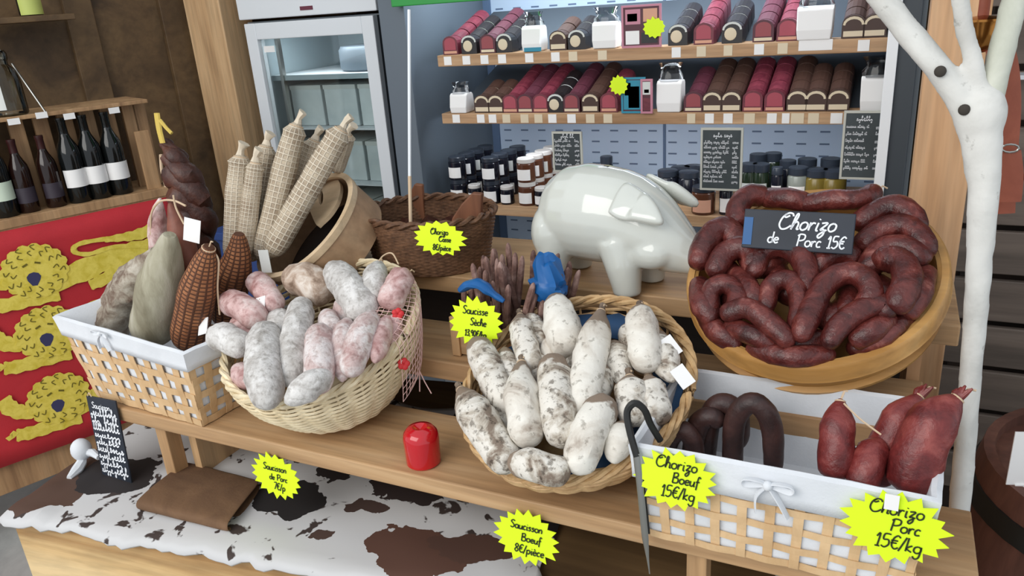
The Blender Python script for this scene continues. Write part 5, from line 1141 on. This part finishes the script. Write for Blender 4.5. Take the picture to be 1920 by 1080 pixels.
# framed prints with stars
def frame_card(x, y, Y, w_, h_, z0, fm, label, pats):
    c = aty(x, y, Y); r = emp('framed_card', (c.x, Y, z0), label, 'framed card')
    mk('frame', G().bx(c.x - w_ / 2, c.x + w_ / 2, Y, Y + .006, z0, z0 + .006).bx(c.x - w_ / 2, c.x + w_ / 2, Y, Y + .006, z0 + h_ - .006, z0 + h_).bx(c.x - w_ / 2, c.x - w_ / 2 + .006, Y, Y + .006, z0 + .006, z0 + h_ - .006).bx(c.x + w_ / 2 - .006, c.x + w_ / 2, Y, Y + .006, z0 + .006, z0 + h_ - .006), fm, r, sm=False)
    mk('card', G().bx(c.x - w_ / 2 + .004, c.x + w_ / 2 - .004, Y + .002, Y + .005, z0 + .004, z0 + h_ - .004), pk_plum, r, sm=False)
    for (u0, u1, v0, v1, m_) in pats: mk('print', G().bx(c.x - w_ / 2 + u0 * w_, c.x - w_ / 2 + u1 * w_, Y + .0012, Y + .002, z0 + v0 * h_, z0 + v1 * h_), m_, r, sm=False)
    return c
c = frame_card(1202, 50, 2.292, .118, .118, SH['top'][0], pinkm, 'pink framed card with small pictures on the top case shelf', [(.1, .48, .55, .9, pinkm), (.55, .9, .6, .9, peach), (.1, .45, .08, .4, paper), (.5, .9, .1, .35, pk_dark), (.15, .4, .62, .8, pk_red)])
star(aty(1226, 52, 2.286), (1, 0, 0), (0, 0, 1), .030, .034, [], 'small neon star card stuck on the pink framed card of the top shelf', n=12, seed=8)
c = frame_card(1187, 178, 2.292, .075, .105, SH['mid'][0], tealm, 'teal framed card on the middle case shelf', [(.1, .9, .1, .92, tealm), (.3, .75, .15, .75, papergrey), (.15, .4, .5, .85, slate)])
c = frame_card(1212, 178, 2.285, .036, .10, SH['mid'][0], pinkm, 'narrow pink card right of the teal framed card on the middle shelf', [(.15, .85, .55, .92, papergrey), (.2, .8, .1, .45, pk_red), (.3, .7, .6, .7, pk_dark)])
star(aty(1160, 160, 2.284), (1, 0, 0), (0, 0, 1), .030, .030, [], 'small neon star card stuck on the teal framed card of the middle shelf', n=12, seed=9)
# chalk boards in the case
def board(px, Y, label, frame_m, seed, lines):
    x0, y0, x1, y1 = px; a = aty(x0, y0, Y); b = aty(x1, y0, Y); d = aty(x0, y1, Y); w_ = b.x - a.x; h_ = a.z - d.z; z0 = (d.z); r = emp('chalk_board', (a.x + w_ / 2, Y, z0), label, 'chalk board', 'menu boards on the display case')
    mk('slate', G().bx(a.x + .004, a.x + w_ - .004, Y + .001, Y + .006, z0 + .004, z0 + h_ - .004), slateg, r, sm=False)
    t = .006; mk('frame', G().bx(a.x, a.x + t, Y, Y + .008, z0, z0 + h_).bx(a.x + w_ - t, a.x + w_, Y, Y + .008, z0, z0 + h_).bx(a.x + t, a.x + w_ - t, Y, Y + .008, z0, z0 + t).bx(a.x + t, a.x + w_ - t, Y, Y + .008, z0 + h_ - t, z0 + h_), frame_m, r, sm=False)
    g = G(); rn = random.Random(seed); O = V((a.x + w_ / 2, Y + .0004, z0)); U, W = V((1, 0, 0)), zz
    scribble(g, O, U, W, -w_ * .2, h_ * .86, w_ * .45, .010, .002, rn)
    for k in range(lines): yy = h_ * (.76 - .7 * k / lines); scribble(g, O, U, W, -w_ * .42, yy, w_ * rn.uniform(.4, .62), .006, .0018, rn); scribble(g, O, U, W, w_ * .26, yy, w_ * .15, .006, .0018, rn)
    mk('lettering', g, chalk, r, sm=False)
fr_m = plain('pale_frame', (196, 196, 186), .5)
board((1034, 247, 1090, 322), 2.288, 'small chalk menu board hanging above the back of the pig', fr_m, 3, 6)
board((1314, 240, 1394, 356), 2.27, 'framed chalk menu board in the centre right of the case', fr_m, 4, 9)
board((1583, 208, 1666, 336), 2.255, 'framed chalk menu board at the right end of the case', fr_m, 6, 7)
# jars and bottles
def jar(name, x, y, z, r_, h_, body, lidm, lab, label, grp, cat='jar', neck=False):
    if neck: pr = [(0, 0), (r_, 0), (r_, h_ * .55), (r_ * .4, h_ * .75), (r_ * .36, h_ * .88), (0, h_ * .88)]; lz, lr = h_ * .86, r_ * .42
    else: pr = [(0, 0), (r_ * .94, 0), (r_, .004), (r_, h_ * .76), (r_ * .86, h_ * .82), (0, h_ * .82)]; lz, lr = h_ * .82, r_ * .96
    o = thing(name, G().lathe(pr, 18, None, (x, y, z)), body, label, cat, grp)
    mk('lid', G().lathe([(0, lz), (lr, lz), (lr, h_ - .002), (lr * .92, h_), (0, h_)], 18, None, (x, y, z)), lidm, o)
    if lab:
        g = G(); n = 10
        for zc in (h_ * .1, h_ * .56): g.v += [V((x + (r_ + .0006) * math.cos(a), y + (r_ + .0006) * math.sin(a), z + zc)) for a in [-math.pi / 2 - .85 + 1.7 * k / n for k in range(n + 1)]]
        g.f = [(k, k + 1, n + 2 + k, n + 1 + k) for k in range(n)]; mk('label', g, lab, o)
    return o
zl = SH['low'][0] + .0006; JG = 'jars on the low case shelf'
for i, (x, bm_, lm) in enumerate(((859, jar_dk, navy_lid), (921, jar_dk, navy_lid), (987, jar_br, lid_w))):
    c = aty(x, 345, 2.33)
    for lay in range(2):
        for k in range(4):
            jar('preserve_jar', c.x + .004 * k, 2.335 + .066 * k, zl + lay * .0795, .031, .079, bm_, lid_w if bm_ is jar_br else navy_lid, paper if k < 2 else papergrey, '%s preserve jar with white label, %s column, %s layer, %s from the front' % ('brown' if bm_ is jar_br else 'black lidded', ('left', 'middle', 'right')[i], ('lower', 'upper')[lay], ORD[k]), JG)
for x, lb_ in ((892, paper), (952, paper), (1016, paper)):
    c = aty(x, 380, 2.33); jar('preserve_jar', c.x, 2.332, zl, .024, .062, jar_dk, lid_w, lb_, 'small white lidded jar on the low case shelf %s' % {892: 'between the left and middle columns', 952: 'between the middle and right columns', 1016: 'right of the columns beside the pig'}[x], JG)
jar('small_bottle', aty(1137, 300, 2.5).x, 2.5, zl, .022, .135, jar_dk, navy_lid, paper, 'small dark bottle showing just above the back of the pig', JG, 'bottle')
for i, (x, Y) in enumerate(((1252, 2.45), (1276, 2.5), (1292, 2.44), (1300, 2.52))):
    c = aty(x, 340, Y); jar('black_jar', c.x, Y, zl, .034, .105, jar_dk, navy_lid, paper if i == 0 else None, 'black jar behind the ear of the pig, %s from the left' % ORD[i], JG)
c = aty(1318, 395, 2.33); jar('preserve_jar', c.x, 2.335, zl, .036, .085, jar_br, navy_lid, peach, 'brown jar with a peach label between the pig and the chorizo tub', JG)
c = aty(1360, 395, 2.33); jar('small_bottle', c.x, 2.335, zl, .020, .092, jar_dk, lid_w, paper, 'slim bottle with a white label beside the peach labelled jar', JG, 'bottle')
for i, (x, Y, r_, h_, bm_, lb_, ds) in enumerate(((1404, 2.46, .028, .13, jar_gn, papergrey, 'green jar, first right of the centre menu board'), (1426, 2.46, .028, .13, jar_gn, papergrey, 'green jar, second right of the centre menu board'), (1420, 2.56, .028, .14, jar_gn, None, 'green jar in the rear row, left one'), (1448, 2.58, .028, .14, jar_gn, None, 'green jar in the rear row, right one'), (1457, 2.44, .018, .125, jar_dk, paper, 'slim dark bottle, white label, right of the green jars'), (1476, 2.52, .026, .13, jar_dk, None, 'dark jar behind the slim labelled bottle'), (1496, 2.45, .030, .125, jar_gy, paper, 'grey jar with a white label strip'), (1532, 2.45, .034, .12, jar_ol, None, 'wide olive jar, left of its twin'), (1564, 2.45, .036, .12, jar_ol, None, 'wide olive jar, right of its twin'), (1512, 2.55, .03, .13, jar_ol, None, 'olive jar in the rear row, left one'), (1556, 2.56, .032, .13, jar_ol, None, 'olive jar in the rear row, right one'))):
    c = aty(x, 330, Y); jar('preserve_jar', c.x, Y, zl, r_, h_, bm_, navy_lid, lb_, ds + ' on the low case shelf', JG)

# ================================================================ RIGHT SIDE
br = emp('branch_pole', aty(1780, 1075, 1.19), 'white forked branch standing as a pole at the right of the stand', 'branch')
YP = 1.215
tr = [(1770, 1140), (1788, 1060), (1800, 940), (1813, 790), (1828, 600), (1838, 460), (1845, 330), (1842, 240), (1834, 180)]; tw = [42, 42, 42, 40, 42, 46, 54, 64, 50]
P = [aty(x, y, YP) for x, y in tr]; low = P[0] + (P[0] - P[2]) * 2.6; low.z = .0
Q = smooth3([low] + P, 6); ws_ = [tw[0]] + tw; Rr = [pxr(ws_[min(int(i / 6), 9)] * (1 - (i % 6) / 6) + ws_[min(int(i / 6) + 1, 9)] * (i % 6) / 6, P[4]) for i in range(len(Q))]
TG = G().tube(Q, Rr, 18, .12, 1)
def limb(p, w0, w1, mat, nm='bough', Y2=YP):
    P = [aty(x, y, YP + (Y2 - YP) * i / (len(p) - 1)) for i, (x, y) in enumerate(p)]; Q = smooth3(P, 6); n = len(Q); g = TG if mat is bark else G(); g.tube(Q, [pxr(w0 + (w1 - w0) * i / (n - 1), P[0]) for i in range(n)], 16, .12, 3)
    if mat is not bark: mk(nm, g, mat, br)
limb([(1838, 330), (1822, 240), (1780, 155), (1712, 72), (1640, -20), (1560, -110)], 52, 44, bark)
limb([(1844, 250), (1828, 130), (1812, 70), (1800, 0), (1788, -80)], 36, 30, bark)
limb([(1848, 230), (1872, 120), (1898, 20), (1922, -80)], 44, 44, barkg, Y2=1.26)
TG.sph(aty(1842, 215, YP), (.03, .028, .04))
o = mk('forked_trunk', TG, bark, br); r_ = o.modifiers.new('remesh', 'REMESH'); r_.mode = 'VOXEL'; r_.voxel_size = .005; r_.use_smooth_shade = True
q = o.modifiers.new('smooth', 'SMOOTH'); q.iterations = 8
for x, y in ((1763, 134), (1808, 206)): c = aty(x, y, YP - .02); mk('knot', G().sph(c, (.0075, .005, .0075), None, 12, 8), knot, br)
bel = aty(1839, 62, 1.30); bl = emp('brass_bell', bel, 'small shiny brass bell between the branches of the white pole', 'bell')
mk('body', G().lathe([(0, -.027), (.008, -.0255), (.016, -.020), (.022, -.011), (.0245, 0), (.0255, .010), (.027, .016), (.0255, .019), (.018, .0215), (0, .024)], 28, None, bel), copper, bl)
mk('strap', G().tube([bel + V((0, 0, .022)), bel + V((0, .01, .25))], .007, 8, flat=.4), strapm, bl)
lt = emp('leather_strap', aty(1890, 380, 1.45), 'tan leather collar strap hanging right of the white pole', 'strap')
P = smooth3([aty(x, y, 1.40) for x, y in ((1868, 70), (1884, 130), (1888, 210), (1882, 300), (1878, 400))]); mk('strap_band', G().tube(P, [pxr(48, P[0])] * len(P), 10, flat=.2, ref=(0, 1, 0)), strapm, lt)
P = smooth3([aty(x, y, 1.37) for x, y in ((1893, 285), (1898, 330), (1894, 378))]); mk('strap_tongue', G().tube(P, [pxr(38, P[0])] * len(P), 10, flat=.25, ref=(0, 1, 0)), strapm, lt)
c = aty(1894, 278, 1.365); mk('buckle', G().tube([c + V((.011 * math.cos(a * .524), 0, .006 * math.sin(a * .524))) for a in range(12)], .0016, 6, closed=True), steel, lt)
# slatted pallets standing behind, barrel
sp_ = emp('slatted_rack', (.8, 2.4, 0), 'tall dark slatted wooden rack at the right edge', 'rack')
for z in [.10 + .135 * i for i in range(11)]: mk('slat', G().bx(.19, 1.3, 2.28, 2.30, z, z + .117), grey_slat, sp_, sm=False, bevel=.003)
for x in (.24, .75, 1.25): mk('post', G().bx(x - .03, x + .03, 2.30, 2.36, 0, 1.62), dark_w, sp_, sm=False)
mk('back_board', G().bx(.19, 1.3, 2.6, 2.62, 0, 1.62), dark_w, sp_, sm=False)
thing('glass_shelf', G().bx(.22, 1.2, 2.22, 2.279, 1.285, 1.295), white_e, 'thin white shelf edge on the slatted rack beside the leather strap', 'shelf', sm=False)
bc = V((.44, 1.42, 0)); ba = emp('oak_barrel', bc, 'brown oak barrel with dark hoops at the lower right corner', 'barrel')
def brr(z): return .235 + .055 * math.sin(math.pi * z / .74)
mk('staves', G().lathe([(0, 0)] + [(brr(z), z) for z in [.74 * i / 16 for i in range(17)]] + [(brr(.74) - .018, .74), (brr(.74) - .018, .72), (0, .72)], 40, None, bc), barrel_w, ba)
for z in (.05, .2, .5, .66): mk('hoop', G().lathe([(brr(z) - .002, z), (brr(z) + .004, z), (brr(z + .035) + .004, z + .035), (brr(z + .035) - .002, z + .035)], 40, None, bc), blackp_, ba)
pc = aty(1940, 852, bc.y - .1); pc.z = .79
thing('paper_sheet', G().box(pc, (.07, .002, .10), Matrix.Rotation(.3, 3, 'Z')).box(V((pc.x + .004, pc.y + .012, .739)), (.06, .03, .006), Matrix.Rotation(.3, 3, 'Z')), paper, 'white paper notice standing on the oak barrel at the right edge', 'paper', sm=False)

for o in bpy.data.objects:
    if '_o' in o: del o['_o']
